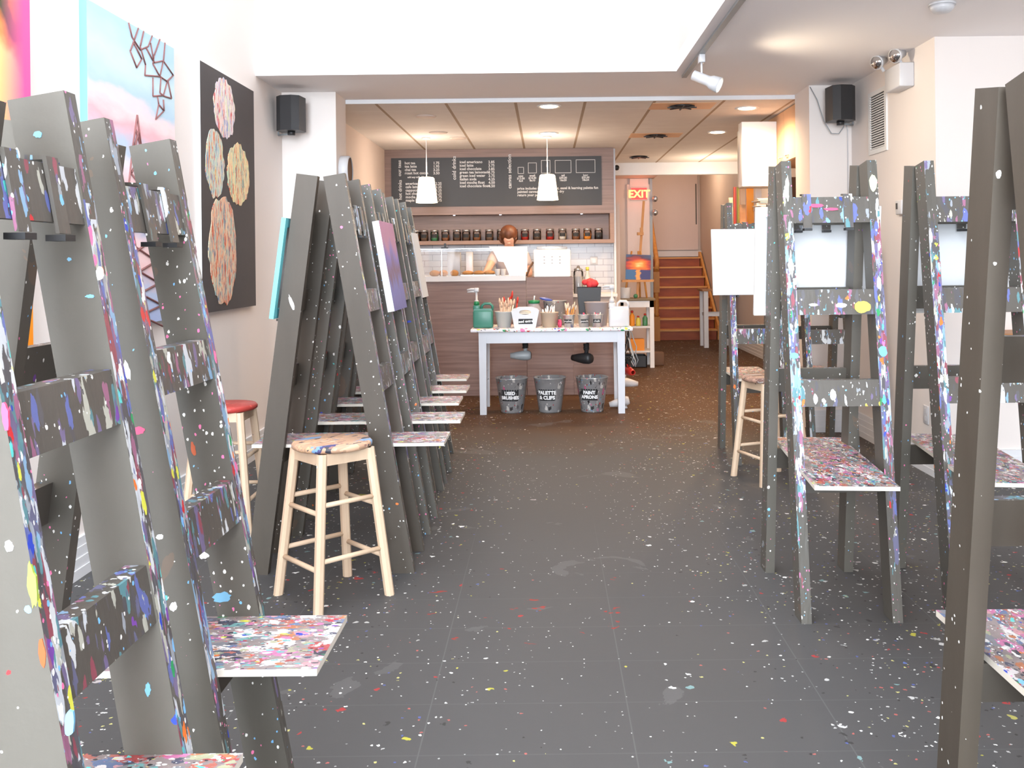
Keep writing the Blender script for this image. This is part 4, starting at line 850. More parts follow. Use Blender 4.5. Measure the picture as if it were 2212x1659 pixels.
for (a, b, c, d), s in zip(((1302,185,1362,250),(1402,142,1487,245),(1530,118,1620,245),(1664,118,1824,243),(1868,112,2058,240)), ('mini\n$12.00\n4x4', 'small\n$18.00\n8x10', 'medium\n$25.00\n11x14', 'tall\n$30.00\n16x20', 'long\n$35.00\n18x24')):
    (xa, za), (xb, zb) = bp(a, b), bp(c, d); e_ = 0.006
    obj('canvas_outline', MB().box(xa, xb, -0.014, -0.012, za-e_, za).box(xa, xb, -0.014, -0.012, zb, zb+e_).box(xa, xa+e_, -0.014, -0.012, zb, za).box(xb-e_, xb, -0.014, -0.012, zb, za), 'chalk', mbd)
    btxt('size_text', s, (a+c)/2, d+32, 0.034, 'CENTER', 0.85)
btxt('menu_notes', 'price includes unlimited paint, easel & learning palette fun\npainted canvases kept safe to dry\nreturn your pots clean', 1298, 405, 0.042, sp=0.95)
# back worktop at the right end with jar and bottle
t = thing('back_worktop', 'white worktop against the tiles, right of the counter', 'worktop', (0.55, 11.25, 0))
obj('top', box(-0.65, 0.27, -0.35, 0.355, 0.985, 1.02), 'trim', t); obj('cabinet', box(-0.65, 0.25, -0.30, 0.355, 0, 0.985), 'wallw', t)
x, _, z = P(1250, 622, 11.0)
t = thing('canister', 'glass canister with white contents and metal lid on the back worktop', 'canister', (x, 11.05, 1.02))
obj('contents', MB().lathe([(0.05, 0.0), (0.052, 0.20), (0.0, 0.205)], 18), 'wplas', t); obj('glass_body', MB().lathe([(0.056, 0.0), (0.058, 0.25), (0.048, 0.27)], 20, caps=False), 'glass', t); obj('lid', MB().lathe([(0.05, 0.27), (0.052, 0.29), (0.02, 0.30), (0.015, 0.325), (0.0, 0.33)], 18), 'metal', t)
x = P(1269, 600, 11.1)[0]
t = thing('bottle', 'clear bottle with yellow cap on the back worktop', 'bottle', (x, 11.1, 1.02))
obj('body', MB().lathe([(0.035, 0), (0.038, 0.02), (0.038, 0.18), (0.018, 0.24), (0.016, 0.27)], 18), 'lgrey', t); obj('cap', MB().lathe([(0.02, 0.27), (0.02, 0.31), (0.0, 0.312)], 14), 'yel', t)

# ================================================================== PERSON behind the counter
def skin_mesh(pts, edges, root=0, sub=2):
    me = bpy.data.meshes.new('b'); me.from_pydata([p[:3] for p in pts], edges, []); o = bpy.data.objects.new('b', me); C.objects.link(o)
    m = o.modifiers.new('s', 'SKIN'); m.use_smooth_shade = True
    for i, p in enumerate(pts):
        r = p[3] if isinstance(p[3], tuple) else (p[3], p[3]); me.skin_vertices[0].data[i].radius = r
        me.skin_vertices[0].data[i].use_root = (i == root)
    if sub: s_ = o.modifiers.new('u', 'SUBSURF'); s_.levels = sub; s_.render_levels = sub
    dg = bpy.context.evaluated_depsgraph_get(); nm = bpy.data.meshes.new_from_object(o.evaluated_get(dg))
    bpy.data.objects.remove(o); mb = MB().add([v.co[:] for v in nm.vertices], [tuple(p.vertices) for p in nm.polygons], 0, True); return mb
hx, _, hz = P(1099, 514, 10.62)
pr = thing('person', 'person with tied-back auburn hair and white top, head bowed, reaching into the pastry case', 'person', (hx, 10.78, 0))
dz = hz - 1.62
def q(x, y, z, r): return (x, y, z+dz, r)
body = [q(0,0.05,0.98-dz,(0.15,0.11)), q(0,0.05,1.10,(0.13,0.10)), q(0,0.02,1.28,(0.145,0.105)), q(0,-0.02,1.42,(0.12,0.09)), q(0.0,-0.05,1.50,0.055), q(0.0,-0.10,1.555,0.05),
        q(0.0,-0.13,1.60,(0.070,0.082)), q(0.0,-0.145,1.66,(0.078,0.088)), q(0.0,-0.14,1.71,(0.055,0.06)), q(0,-0.215,1.60,0.016),
        q(-0.17,-0.03,1.42,0.055), q(-0.245,-0.20,1.25,0.043), q(-0.27,-0.44,1.20,0.033), q(-0.275,-0.515,1.19,0.026), q(-0.28,-0.565,1.18,(0.034,0.018)),
        q(0.17,-0.03,1.42,0.055), q(0.23,-0.10,1.20,0.043), q(0.14,-0.34,1.21,0.033), q(0.10,-0.40,1.205,0.026), q(0.07,-0.44,1.20,(0.034,0.018)),
        (-0.10,0.05,0.86,(0.085,0.09)), (-0.11,0.04,0.50,0.062), (-0.11,0.06,0.12,0.042), (-0.11,0.0,0.045,0.04), (-0.11,-0.12,0.035,0.034),
        (0.10,0.05,0.86,(0.085,0.09)), (0.11,0.04,0.50,0.062), (0.11,0.06,0.12,0.042), (0.11,0.0,0.045,0.04), (0.11,-0.12,0.035,0.034)]
be = [(0,1),(1,2),(2,3),(3,4),(4,5),(5,6),(6,7),(7,8),(6,9),(3,10),(10,11),(11,12),(12,13),(13,14),(3,15),(15,16),(16,17),(17,18),(18,19),(0,20),(20,21),(21,22),(22,23),(23,24),(0,25),(25,26),(26,27),(27,28),(28,29)]
bodymb = skin_mesh(body, be)
def hand(mb, palm, d, side):
    d = Vector(d).normalized(); sd = d.cross(Vector((0, 0, 1))).normalized(); dn = Vector((0, 0, -1)); palm = Vector(palm)
    for k, (o_, l) in enumerate(((-0.030, 0.058), (-0.011, 0.068), (0.009, 0.066), (0.028, 0.052))):
        b = palm + sd*o_ + d*0.015; mb.tube([b, b+d*l*0.5+dn*0.004, b+d*l*0.8+dn*0.016, b+d*l*0.9+dn*0.03], [0.009, 0.0085, 0.008, 0.006], 8)
    b = palm + sd*0.03*side - d*0.01; mb.tube([b, b+sd*0.03*side+d*0.02+dn*0.01, b+sd*0.035*side+d*0.045+dn*0.02], [0.011, 0.010, 0.007], 8)
hand(bodymb, (-0.28,-0.565,1.18+dz), (0, -1, -0.3), 1); hand(bodymb, (0.07,-0.44,1.20+dz), (-0.5, -0.8, -0.2), -1)
bodymb.sph((-0.078, -0.125, 1.635+dz), (0.012, 0.022, 0.032), 10).sph((0.078, -0.125, 1.635+dz), (0.012, 0.022, 0.032), 10)
bodymb.sph((-0.03, -0.205, 1.635+dz), 0.012, 10).sph((0.03, -0.205, 1.635+dz), 0.012, 10).sph((0, -0.195, 1.56+dz), (0.022, 0.010, 0.008), 10)
obj('body', bodymb, 'skin', pr)
hm = MB(); hm.sph((0, -0.135, 1.672+dz), (0.100, 0.112, 0.098), 28).sph((-0.05, -0.09, 1.60+dz), (0.040, 0.07, 0.06), 16).sph((0.03, -0.05, 1.62+dz), (0.06, 0.05, 0.075), 16)
hm.tube([(-0.088, -0.15, 1.66+dz), (-0.094, -0.17, 1.60+dz), (-0.082, -0.18, 1.565+dz)], [0.02, 0.018, 0.008], 8)
obj('hair', hm, 'hair', pr)
sh = skin_mesh([q(0,0.05,0.95-dz,(0.17,0.13)), q(0,0.05,1.10,(0.15,0.12)), q(0,0.02,1.28,(0.165,0.122)), q(0,-0.02,1.42,(0.14,0.105)), q(0,-0.045,1.475,0.075),
                q(-0.175,-0.03,1.42,0.068), q(-0.215,-0.12,1.32,0.062), q(0.175,-0.03,1.42,0.068), q(0.215,-0.08,1.28,0.062)], [(0,1),(1,2),(2,3),(3,4),(3,5),(5,6),(3,7),(7,8)])
obj('shirt', sh, 'shirt', pr)
tr = skin_mesh([(0,0.05,0.99,(0.165,0.125)), (-0.10,0.05,0.84,(0.10,0.105)), (-0.11,0.04,0.50,0.078), (-0.11,0.06,0.10,0.062), (0.10,0.05,0.84,(0.10,0.105)), (0.11,0.04,0.50,0.078), (0.11,0.06,0.10,0.062)], [(0,1),(1,2),(2,3),(0,4),(4,5),(5,6)])
obj('trousers', tr, 'trousers', pr)

# ================================================================== SUPPLY TABLE
TX0, TX1, TY0, TY1, TZ = -0.70, 0.785, 8.60, 9.22, 0.79
tb = thing('supply_table', 'white wooden table with paint-stained top in front of the counter', 'table', ((TX0+TX1)/2, (TY0+TY1)/2, 0))
hw, hd_ = (TX1-TX0)/2, (TY1-TY0)/2
obj('tabletop', MB().rbox(-hw, hw, -hd_, hd_, TZ-0.032, TZ, 0.008), 'tbltop', tb)
obj('apron', MB().box(-hw+0.09, hw-0.09, -hd_+0.035, -hd_+0.055, TZ-0.135, TZ-0.032).box(-hw+0.09, hw-0.09, hd_-0.06, hd_-0.04, TZ-0.135, TZ-0.032).box(-hw+0.08, -hw+0.10, -hd_+0.04, hd_-0.04, TZ-0.135, TZ-0.032).box(hw-0.10, hw-0.08, -hd_+0.04, hd_-0.04, TZ-0.135, TZ-0.032), 'tbl', tb)
for sx in (-1, 1):
    for sy in (-1, 1):
        cx, cy = sx*(hw-0.108), sy*(hd_-0.065); a, b = 0.036, 0.030
        obj('leg', MB().add([(cx-b, cy-b, 0), (cx+b, cy-b, 0), (cx+b, cy+b, 0), (cx-b, cy+b, 0), (cx-a, cy-a, TZ-0.032), (cx+a, cy-a, TZ-0.032), (cx+a, cy+a, TZ-0.032), (cx-a, cy+a, TZ-0.032)], [(0,3,2,1),(4,5,6,7),(0,1,5,4),(1,2,6,5),(2,3,7,6),(3,0,4,7)]), 'tbl', tb)
def tx(px, Y=8.75): return P(px, 700, Y)[0]
U_ = 8.75/F   # metres per photo pixel at the table
def jug(lab, px, Y, col, capcol, flip, pxw=43, h=0.225):
    w_ = pxw*U_/2; t = thing('pump_jug', lab, 'jug', (tx(px, Y), Y, TZ), 0, 'jugs with pump tops')
    s = -1 if flip else 1; d = 0.055
    mb = MB().rbox(-w_, w_, -d, d, 0, h*0.74, 0.018, seg=3)
    mb.prism([(-w_+0.004, h*0.70), (w_-0.004, h*0.70), (w_-0.012, h*0.80), (w_*0.2, h*0.80), (-w_+0.010, h*0.80)], -d+0.008, d-0.008, 'y')
    mb.rbox(*( (-w_, -w_+0.065) if s > 0 else (w_-0.065, w_)), -0.03, 0.03, h*0.72, h*0.95, 0.012)
    obj('body', mb, col, t)
    hx0 = s*0.005; hp_ = [(s*w_*0.92, 0, h*0.72), (s*w_*0.95, 0, h*0.90), (s*w_*0.70, 0, h*1.0), (s*w_*0.15, 0, h*1.0), (s*-0.01, 0, h*0.92), (s*-0.015, 0, h*0.76)]
    obj('handle', MB().tube(hp_, 0.013, 10), col, t)
    nx = -s*(w_-0.032)
    obj('neck_cap', MB().lathe([(0.026, h*0.94), (0.026, h*1.05), (0.016, h*1.12)], 16, X=T(nx, 0, 0)), capcol, t)
    pm = MB().lathe([(0.020, h*1.04), (0.018, h*1.14), (0.010, h*1.16), (0.009, h*1.50)], 14, X=T(nx, 0, 0)).rbox(nx-0.022, nx+0.024, -0.018, 0.018, h*1.48, h*1.66, 0.008)
    pm.tube([(nx, 0, h*1.60), (nx-s*0.05, 0, h*1.60), (nx-s*0.088, 0, h*1.57)], [0.013, 0.012, 0.008], 10).tube([(nx, 0, h*1.50), (nx-s*0.05, 0, h*1.50), (nx-s*0.085, 0, h*1.48)], [0.010, 0.009, 0.006], 10)
    obj('pump', pm, 'wplas', t); return t
jug('green jug with white pump at the left end of the table', 1044, 8.76, 'green', 'greenlid', False)
jug('white jug with white pump at the right end of the table', 1337, 8.74, 'wplas', 'wplas', False, 44, 0.235)
def tub(name, lab, cat, px, Y, wt, wb, h, mat, group=None, n=28, sq=False, z=TZ, extra=None, rim=0.004):
    t = thing(name, lab, cat, (tx(px, Y), Y, z), 0, group)
    a, b = wt/2, wb/2
    prof = [(0.0, 0.003), (b-0.002, 0.0), (a, h-0.008), (a+rim, h-0.006), (a+rim, h), (a-0.004, h), (b-0.006, 0.006), (0.0, 0.006)]
    obj('body', MB().lathe(prof, n, caps=False), mat, t); return t
def brushes(px, Y, r, z, n, lo, hi, mats, lab, group, seed, tips='bristle', thick=0.0035, name='paintbrush'):
    rr = random.Random(seed); x = tx(px, Y)
    for i in range(n):
        a = rr.uniform(0, 2*PI); q_ = r*math.sqrt(rr.uniform(0.02, 0.8)); lx, ly = rr.uniform(-0.22, 0.22), rr.uniform(-0.15, 0.15); l = rr.uniform(lo, hi)
        o = thing(name, lab, name.replace('_', ' '), (x+q_*math.cos(a), Y+q_*math.sin(a), z+0.006), (ly*0.6, lx, 0), group)
        obj('handle', MB().tube([(0, 0, 0), (0, 0, l*0.78)], thick, 6), mats[i % len(mats)], o)
        if tips: obj('tip', MB().tube([(0, 0, l*0.78), (0, 0, l*0.9), (0, 0, l)], [thick*1.2, thick*1.5, thick*0.6], 6), tips, o)
tub('plastic_tub', 'off-white round tub full of pale flat sticks, second from left on the table', 'tub', 1089, 8.80, 0.170, 0.125, 0.150, 'lgrey')
brushes(1089, 8.80, 0.055, TZ, 15, 0.20, 0.28, ['brush', 'paper'], 'pale wooden brush standing in the off-white tub', 'pale brushes in the off-white tub', 3, 'brush', 0.008)
brushes(1103, 8.98, 0.05, TZ, 5, 0.26, 0.34, ['redp', 'umber', 'orange'], 'reddish tool handle behind the off-white tub', 'red and dark tools behind the off-white tub', 4, 'redp', 0.008, 'paint_tool')
# handled basket
t = thing('storage_basket', 'white handled basket with a black label reading need extra?', 'basket', (tx(1135, 8.74), 8.74, TZ))
out = [(-0.10, 0), (0.095, 0), (0.128, 0.155), (0.112, 0.172), (0.06, 0.190), (-0.06, 0.190), (-0.112, 0.172), (-0.128, 0.155)]
def ring_plate(outer, inner, y0, y1):
    mb = MB(); no, ni = len(outer), len(inner)
    vs = [(x, y, z) for y in (y0, y1) for x, z in outer + inner]; N = no+ni; fs = []
    # bridge rings by angle
    def ang(p, c): return math.atan2(p[1]-c[1], p[0]-c[0])
    c = (sum(p[0] for p in inner)/ni, sum(p[1] for p in inner)/ni)
    import bisect
    bm = bmesh.new(); ov = [bm.verts.new((x, 0, z)) for x, z in outer]; iv = [bm.verts.new((x, 0, z)) for x, z in inner]
    ed = [bm.edges.new((ov[i], ov[(i+1) % no])) for i in range(no)] + [bm.edges.new((iv[i], iv[(i+1) % ni])) for i in range(ni)]
    bmesh.ops.triangle_fill(bm, use_beauty=True, use_dissolve=False, edges=ed)
    bm.verts.index_update(); tri = [[v.index for v in f.verts] for f in bm.faces]; bm.free()
    for f in tri: fs.append(tuple(f)); fs.append(tuple(i+N for i in reversed(f)))
    for i in range(no): j = (i+1) % no; fs.append((i, j, N+j, N+i))
    for i in range(ni): j = (i+1) % ni; fs.append((no+i, no+j, N+no+j, N+no+i))
    return mb.add(vs, fs)
hole = [(0.055*math.cos(a*PI/8), 0.145+0.022*math.sin(a*PI/8)) for a in range(16)]
obj('front_wall', ring_plate(out, hole, -0.075, -0.068), 'wplas', t); obj('rear_wall', ring_plate(out, hole, 0.068, 0.075), 'wplas', t)
obj('side_wall', MB().prism([(-0.10, 0), (-0.128, 0.155), (-0.124, 0.155), (-0.096, 0.004), (0.091, 0.004), (0.124, 0.155), (0.128, 0.155), (0.095, 0)], -0.068, 0.068, 'y'), 'wplas', t)
lb = obj('label_plate', box(-0.062, 0.068, -0.0775, -0.075, 0.038, 0.085), 'blk2', t, 'black label'); obj('lettering', text_mesh('need extra?', 0.034, T(0.003, -0.079, 0.052) @ UP @ rotm(0, 0, 0.05), 'CENTER', 0.0006, bold=0.0006), 'white2', lb)
for i in range(4):
    o = obj('paper_napkin', MB().rbox(-0.07, 0.07, -0.05, 0.05, 0, 0.014, 0.005, X=rotm(0, 0, 0.1*i)), 'paper', loc=(tx(1132, 8.74), 8.74, TZ+0.125+0.0145*i)); tag(o, 'folded cream paper in the handled basket', 'napkin', 'folded papers in the handled basket')
tub('plastic_tub', 'beige round tub full of bright-tipped brushes, middle of the table', 'tub', 1187, 8.76, 0.165, 0.130, 0.140, 'beige')
brushes(1187, 8.76, 0.06, TZ, 20, 0.16, 0.20, ['brush', 'paper', 'brushd'], 'thin brush with bright tip in the beige tub', 'brushes in the beige tub', 8, 'white2', 0.004)
# jar with green lid
t = thing('lidded_jar', 'clear plastic jar with green lid and white straw on the table', 'jar', (tx(1154, 9.0), 9.0, TZ))
obj('body', MB().lathe([(0.075, 0), (0.082, 0.02), (0.082, 0.15), (0.05, 0.20), (0.05, 0.215)], 24), 'mgrey', t); obj('lid', MB().lathe([(0.054, 0.212), (0.056, 0.240), (0.0, 0.244)], 24), 'greenlid', t); obj('straw', MB().tube([(0, 0, 0.24), (0.006, 0, 0.285)], 0.006), 'white2', t)
tub('metal_bucket', 'metal bucket with blue lid and yellow stain behind the beige tub', 'bucket', 1199, 9.05, 0.225, 0.175, 0.235, 'bucketB')
o = obj('blue_lid', MB().sph((0, 0, 0), (0.065, 0.05, 0.014), 16), 'blue', loc=(tx(1180, 9.02), 9.02, TZ+0.25), rot=(0.1, 0.2, 0)); tag(o, 'blue oval lid lying on the rim of the metal bucket', 'lid')
o = obj('tape_roll', MB().lathe([(0.018, -0.011), (0.036, -0.011), (0.036, 0.011), (0.018, 0.011), (0.018, -0.011)], 24, caps=False, X=rotm(0, PI/2, 0.25)), 'pinkp', loc=(tx(1209, 8.72), 8.72, TZ+0.037)); tag(o, 'pink roll of tape on the table between beige tub and tins', 'tape')
def cone_patch(rt, rb, h, a0, a1, z0, z1, off, n=10, phi=-PI/2):
    mb = MB()
    for k in range(n):
        u0, u1 = phi+a0+(a1-a0)*k/n, phi+a0+(a1-a0)*(k+1)/n
        vs = [((rb+(rt-rb)*z/h+off)*math.cos(u), (rb+(rt-rb)*z/h+off)*math.sin(u), z) for z in (z0, z1) for u in (u0, u1)]
        mb.add(vs, [(0, 1, 3, 2)])
    return mb
def cone_text(s, size, rt, rb, h, zc, off, phi0=0.0, bold=0.0, sp=0.9):
    m = text_mesh(s, size, None, 'CENTER', 0.0005, sp, bold); nv = []
    for x, y, z in m.v:
        zz = zc + y; r = rb+(rt-rb)*zz/h+off+z; a = -PI/2 + phi0 + x/r; nv.append((r*math.cos(a), r*math.sin(a), zz))
    m.v = nv; return m
def tin(px, s, lab, seed, mats, grp, n=9, hi=0.2, ph=0.0):
    t = tub('tin_can', lab, 'tin', px, 8.72, 0.108, 0.092, 0.118, 'tin', 'labelled tin cans on the table')
    lb = obj('label_plate', cone_patch(0.054, 0.046, 0.118, -0.75+ph, 0.75+ph, 0.040, 0.072, 0.0015), 'blk2', t, 'black label')
    obj('lettering', cone_text(s, 0.028, 0.054, 0.046, 0.118, 0.049, 0.0025, ph), 'white2', lb)
    brushes(px, 8.72, 0.034, TZ, n, 0.15, hi, mats, grp[0], grp[1], seed, grp[2], 0.0045, grp[3])
tin(1229, 'brushes', 'left tin can on the table, full of fine brushes', 11, ['brushd', 'orange', 'brush'], ('fine brush standing in the left tin', 'brushes in the left tin', 'bristle', 'paintbrush'), 12, 0.235, -0.25)
tin(1261, 'pencils', 'middle tin can on the table, with coloured pens', 12, ['blue', 'pinkp', 'greenlid', 'black'], ('coloured pen standing in the middle tin', 'pens in the middle tin', None, 'pen'), 6, 0.17, 0.15)
tin(1290, 'chalk', 'right tin can on the table, with pale pink sticks', 13, ['pinkp', 'paper', 'lgrey'], ('pale stick standing in the right tin', 'sticks in the right tin', None, 'chalk_stick'), 5, 0.17, -0.1)
tub('plastic_bucket', 'large grey bucket behind the two right tins', 'bucket', 1290, 8.89, 0.235, 0.185, 0.225, 'mgrey')
t = thing('mesh_bin', 'black bin stuffed with red cloth, rising behind the tins', 'bin', (tx(1273, 9.12), 9.12, TZ))
obj('body', MB().lathe([(0.0, 0.003), (0.130, 0), (0.162, 0.355), (0.168, 0.36), (0.158, 0.36), (0.126, 0.01), (0.0, 0.01)], 4, caps=False, smooth=False, X=Matrix.Diagonal((1, 0.75, 1, 1)) @ rotm(0, 0, PI/4)), 'black', t)
o = MB(); rr = random.Random(5)
for k in range(7): o.sph((rr.uniform(-.05, .05), rr.uniform(-.04, .04), 0.02+rr.uniform(0, .03)), (rr.uniform(.03, .05), .04, rr.uniform(.025, .05)), 8)
o = obj('red_cloth', o, 'red', loc=(tx(1273, 9.12), 9.12, TZ+0.36)); tag(o, 'crumpled red cloth spilling from the black bin', 'cloth')
o = obj('plastic_bag', MB().sph((0, 0, 0.05), (0.075, 0.06, 0.06), 10).sph((0.05, 0, 0.04), (0.05, 0.05, 0.04), 8), 'rubber', loc=(tx(1312, 9.06), 9.06, TZ+0.17)); tag(o, 'black crumpled bag beside the black bin', 'bag')
bpy.data.objects.remove(o)
# three bins on the floor below
def floor_bucket(px, lab, s, mat, ph, ls=0.046):
    Y = 8.80; t = thing('paint_bucket', lab, 'bucket', (P(px, 850, Y)[0], Y, 0), 0, 'labelled buckets under the table')
    h, rt, rb = 0.325, 0.150, 0.102
    obj('body', MB().lathe([(0.0, 0.006), (rb, 0.0), (rb+0.003, 0.012), (rt, h-0.012), (rt+0.006, h-0.006), (rt+0.004, h), (rt-0.006, h-0.004), (rb-0.006, 0.012), (0.0, 0.012)], 36, caps=False), mat, t)
    lb = obj('label_plate', cone_patch(rt, rb, h, -0.68+ph, 0.62+ph, 0.115, 0.222, 0.0015, 14), 'blk2', t, 'black label')
    obj('lettering', cone_text(s, ls, rt, rb, h, 0.175, 0.003, ph-0.02, 0.0022, 1.0), 'white2', lb)
    mb = MB(); rr = random.Random(px)
    for k in range(9): mb.sph((rr.uniform(-.09, .09), rr.uniform(-.09, .09), h-0.045), (rr.uniform(.02, .045), rr.uniform(.02, .04), 0.02), 8)
    obj('contents', mb, 'shelf', t)
floor_bucket(1106, 'leftmost floor bucket, labelled USED BRUSHES', 'USED\nBRUSHES', 'bucketA', -0.10, 0.042)
floor_bucket(1188, 'middle floor bucket, labelled PALETTE & CLIPS', 'PALETTE\n& CLIPS', 'bucketB', -0.22, 0.046)
floor_bucket(1279, 'rightmost floor bucket, thickly covered in paint splashes', 'PAINT\nAPRONS', 'bucketC', -0.25, 0.042)
# hair dryers hanging from the table
def dryer(lab, px, py, Y, yaw, mat, dark=False, hang=True, scale=1.0, cord=True, tilt=0.0):
    x, _, z = P(px, py, Y); t = thing('hair_dryer', lab, 'hair dryer', (x, Y, z), (0, tilt, yaw), 'hair dryers around the table')
    s = scale; X = rotm(0, PI/2, 0)
    obj('barrel', MB().lathe([(0.0, -0.075*s), (0.035*s, -0.072*s), (0.045*s, -0.05*s), (0.046*s, 0.0), (0.036*s, 0.06*s), (0.024*s, 0.12*s), (0.020*s, 0.12*s), (0.02*s, 0.10*s)], 24, X=X, caps=False), mat, t)
    obj('intake_grille', MB().lathe([(0.0, -0.079*s), (0.028*s, -0.0765*s), (0.034*s, -0.073*s)], 20, X=X, caps=False), 'black', t)
    sg = 1 if hang else -1
    obj('handle', MB().tube([(-0.02*s, 0, sg*0.03*s), (-0.025*s, 0, sg*0.08*s), (-0.02*s, 0, sg*0.125*s)], [0.018*s, 0.019*s, 0.015*s], 10), mat if not dark else 'black', t)
    if cord:
        mb = MB(); pts = []
        for k in range(40): a = k*1.1; pts.append((-0.022*s+0.025*math.cos(a), 0.025*math.sin(a), 0.07*s+0.0016*k))
        obj('cord', mb.tube(pts, 0.005, 6), 'rubber', t)
    return t
dryer('grey hair dryer hanging under the left half of the table', 1130, 768, 8.80, PI, 'greyp')
dryer('black hair dryer hanging under the right half of the table', 1262, 774, 8.78, PI*0.8, 'black', True, scale=1.12)
dryer('red hair dryer hanging beside the right table leg', 1359, 802, 9.0, -PI*0.42, 'redp', scale=0.95)
wd = dryer('white paint-marked hair dryer hanging low behind the right table leg', 1352, 826, 9.3, 0.1, 'wplas', cord=False, tilt=0.15)
obj('cord', MB().tube([(-0.03, 0, 0.12), (-0.06, -0.03, 0.30), (-0.07, -0.10, 0.50)], 0.005, 6), 'rubber', wd)
dryer('white hair dryer lying on the floor by the right table leg', 1343, 868, 8.95, PI, 'wplas', hang=False, cord=False, tilt=0.22)
hk = MB(); rr = random.Random(3)
t = thing('cord_bundle', 'tangled grey and black cords hanging at the right end of the table', 'cords', (P(1356, 720, 9.0)[0], 9.0, TZ-0.03))
for k in range(7):
    pts = [(rr.uniform(-.02, .02), rr.uniform(-.02, .02), 0)]
    for j in range(6): pts.append((pts[-1][0]+rr.uniform(-.03, .035), pts[-1][1]+rr.uniform(-.02, .02), -0.062*(j+1)))
    obj('cord', MB().tube(pts, 0.005, 5), ('rubber', 'greyp', 'lgrey')[k % 3], t)

# ================================================================== TROLLEY, SMALL EASEL, BAR TABLE
t = thing('trolley', 'white kitchen trolley with worn wooden top near the stairs', 'trolley', (P(1373, 700, 12.45)[0], 12.5, 0)); w2 = 0.225
obj('top', MB().rbox(-w2-0.02, w2+0.02, -0.24, 0.24, 0.875, 0.905, 0.005), 'trolleytop', t, 'worn brown top')
obj('apron', MB().box(-w2, w2, -0.22, -0.20, 0.79, 0.875).box(-w2, w2, 0.20, 0.22, 0.79, 0.875), 'trim', t)
for sx in (-1, 1):
    for sy in (-1, 1): obj('leg', MB().box(min(sx*w2, sx*(w2-0.055)), max(sx*w2, sx*(w2-0.055)), min(sy*0.22, sy*0.17), max(sy*0.22, sy*0.17), 0, 0.875), 'trim', t)
for z in (0.52, 0.20): obj('shelf', box(-w2+0.01, w2-0.01, -0.21, 0.21, z, z+0.022), 'trim', t)
tx_, ty_ = t.location.x, t.location.y
for i, (dx, z, hh, m_, lb) in enumerate(((-0.05, 0.542, 0.20, 'orange', 'orange bottle at left on the upper trolley shelf'), (0.03, 0.542, 0.13, 'yel', 'yellow-labelled pot on the upper trolley shelf'), (0.12, 0.542, 0.16, 'green2', 'green bottle at right on the upper trolley shelf'))):
    o = thing('craft_bottle', lb, 'bottle', (tx_+dx, ty_-0.1, z), 0, 'bottles on the trolley'); obj('body', MB().lathe([(0.032, 0), (0.034, 0.01), (0.034, hh*0.65), (0.015, hh*0.8), (0.014, hh*0.86)], 14), m_, o); obj('cap', MB().lathe([(0.018, hh*0.86), (0.016, hh), (0, hh)], 12), 'redp', o)
o = obj('card_box', MB().box(-0.10, 0.10, -0.08, 0.08, 0, 0.15), 'orange', loc=(tx_+0.0, ty_-0.1, 0.222)); tag(o, 'orange-yellow box on the lower trolley shelf', 'box')
o = obj('black_crate', MB().box(-0.17, 0.13, -0.15, 0.15, 0, 0.008).box(-0.17, -0.16, -0.15, 0.15, 0, 0.15).box(0.12, 0.13, -0.15, 0.15, 0, 0.15).box(-0.17, 0.13, -0.15, -0.14, 0, 0.15).box(-0.17, 0.13, 0.14, 0.15, 0, 0.15), 'black', loc=(tx_, ty_-0.02, 0.0)); tag(o, 'black crate on the floor under the trolley', 'crate')
o = obj('wicker_box', MB().rbox(-0.08, 0.08, -0.1, 0.1, 0, 0.17, 0.01), 'umber', loc=(P(1421, 770, 12.6)[0], 12.65, 0)); tag(o, 'small brown basket on the floor right of the trolley', 'basket')
o = obj('plastic_tub_white', MB().lathe([(0.07, 0), (0.085, 0.14), (0.08, 0.14), (0.066, 0.005)], 20, caps=False), 'wplas', loc=(tx_-0.14, ty_-0.05, 0.905)); o.name = 'plastic_tub'; tag(o, 'plain white tub on top of the trolley behind the white jug', 'tub')
# easel with sunset painting on the trolley
sx_, _, sz_ = P(1377, 604, 12.5)
t = thing('tripod_easel', 'orange beech tripod easel standing on the trolley with a sunset picture', 'easel', (sx_, 12.5, 0.905)); zz = sz_-0.905
obj('mast', MB().box(-0.016, 0.016, -0.01, 0.01, 0, 1.30, X=T(0, 0.075, 0) @ rotm(-0.05, 0.085, 0)), 'easelwood', t)
for dx in (-0.20, 0.13): obj('leg', MB().tube([(dx*0.9, -0.05, 0), (dx*0.35, 0.02, 0.62)], 0.014, 6), 'easelwood', t)
obj('leg', MB().tube([(0.05, 0.18, 0), (0.02, 0.05, 0.62)], 0.014, 6), 'easelwood', t)
obj('ledge', box(-0.21, 0.21, -0.07, 0.02, zz-0.03, zz), 'easelwood', t); obj('clamp', MB().box(-0.045, 0.035, -0.03, 0.05, 0.83, 0.87, X=T(0.05, 0, 0)).box(-0.02, 0.02, -0.04, 0.0, 0.86, 0.93, X=T(0.06, 0, 0)), 'easelwood', t)
t = thing('painting', 'small vivid orange sunset over blue water, on the tripod easel', 'painting', (sx_, 12.455, 0.905+zz), (-0.06, 0.045, 0))
obj('canvas', MB().box(-0.165, 0.165, -0.018, 0, 0, 0.33, [1, 1, 0, 1, 1, 1]), ['sunset', 'canvas'], t)
o = obj('glass_ball', MB().sph((0, 0, 0.03), 0.03, 12), 'green2', loc=(P(1372, 640, 12.4)[0], 12.33, 0.905)); tag(o, 'small blue-green glass pot on the trolley top', 'pot')
x, _, _ = P(1534, 690, 15.2)
t = thing('bar_table', 'tall white bar table with brown top right of the stairs', 'table', (x+0.10, 15.2, 0))
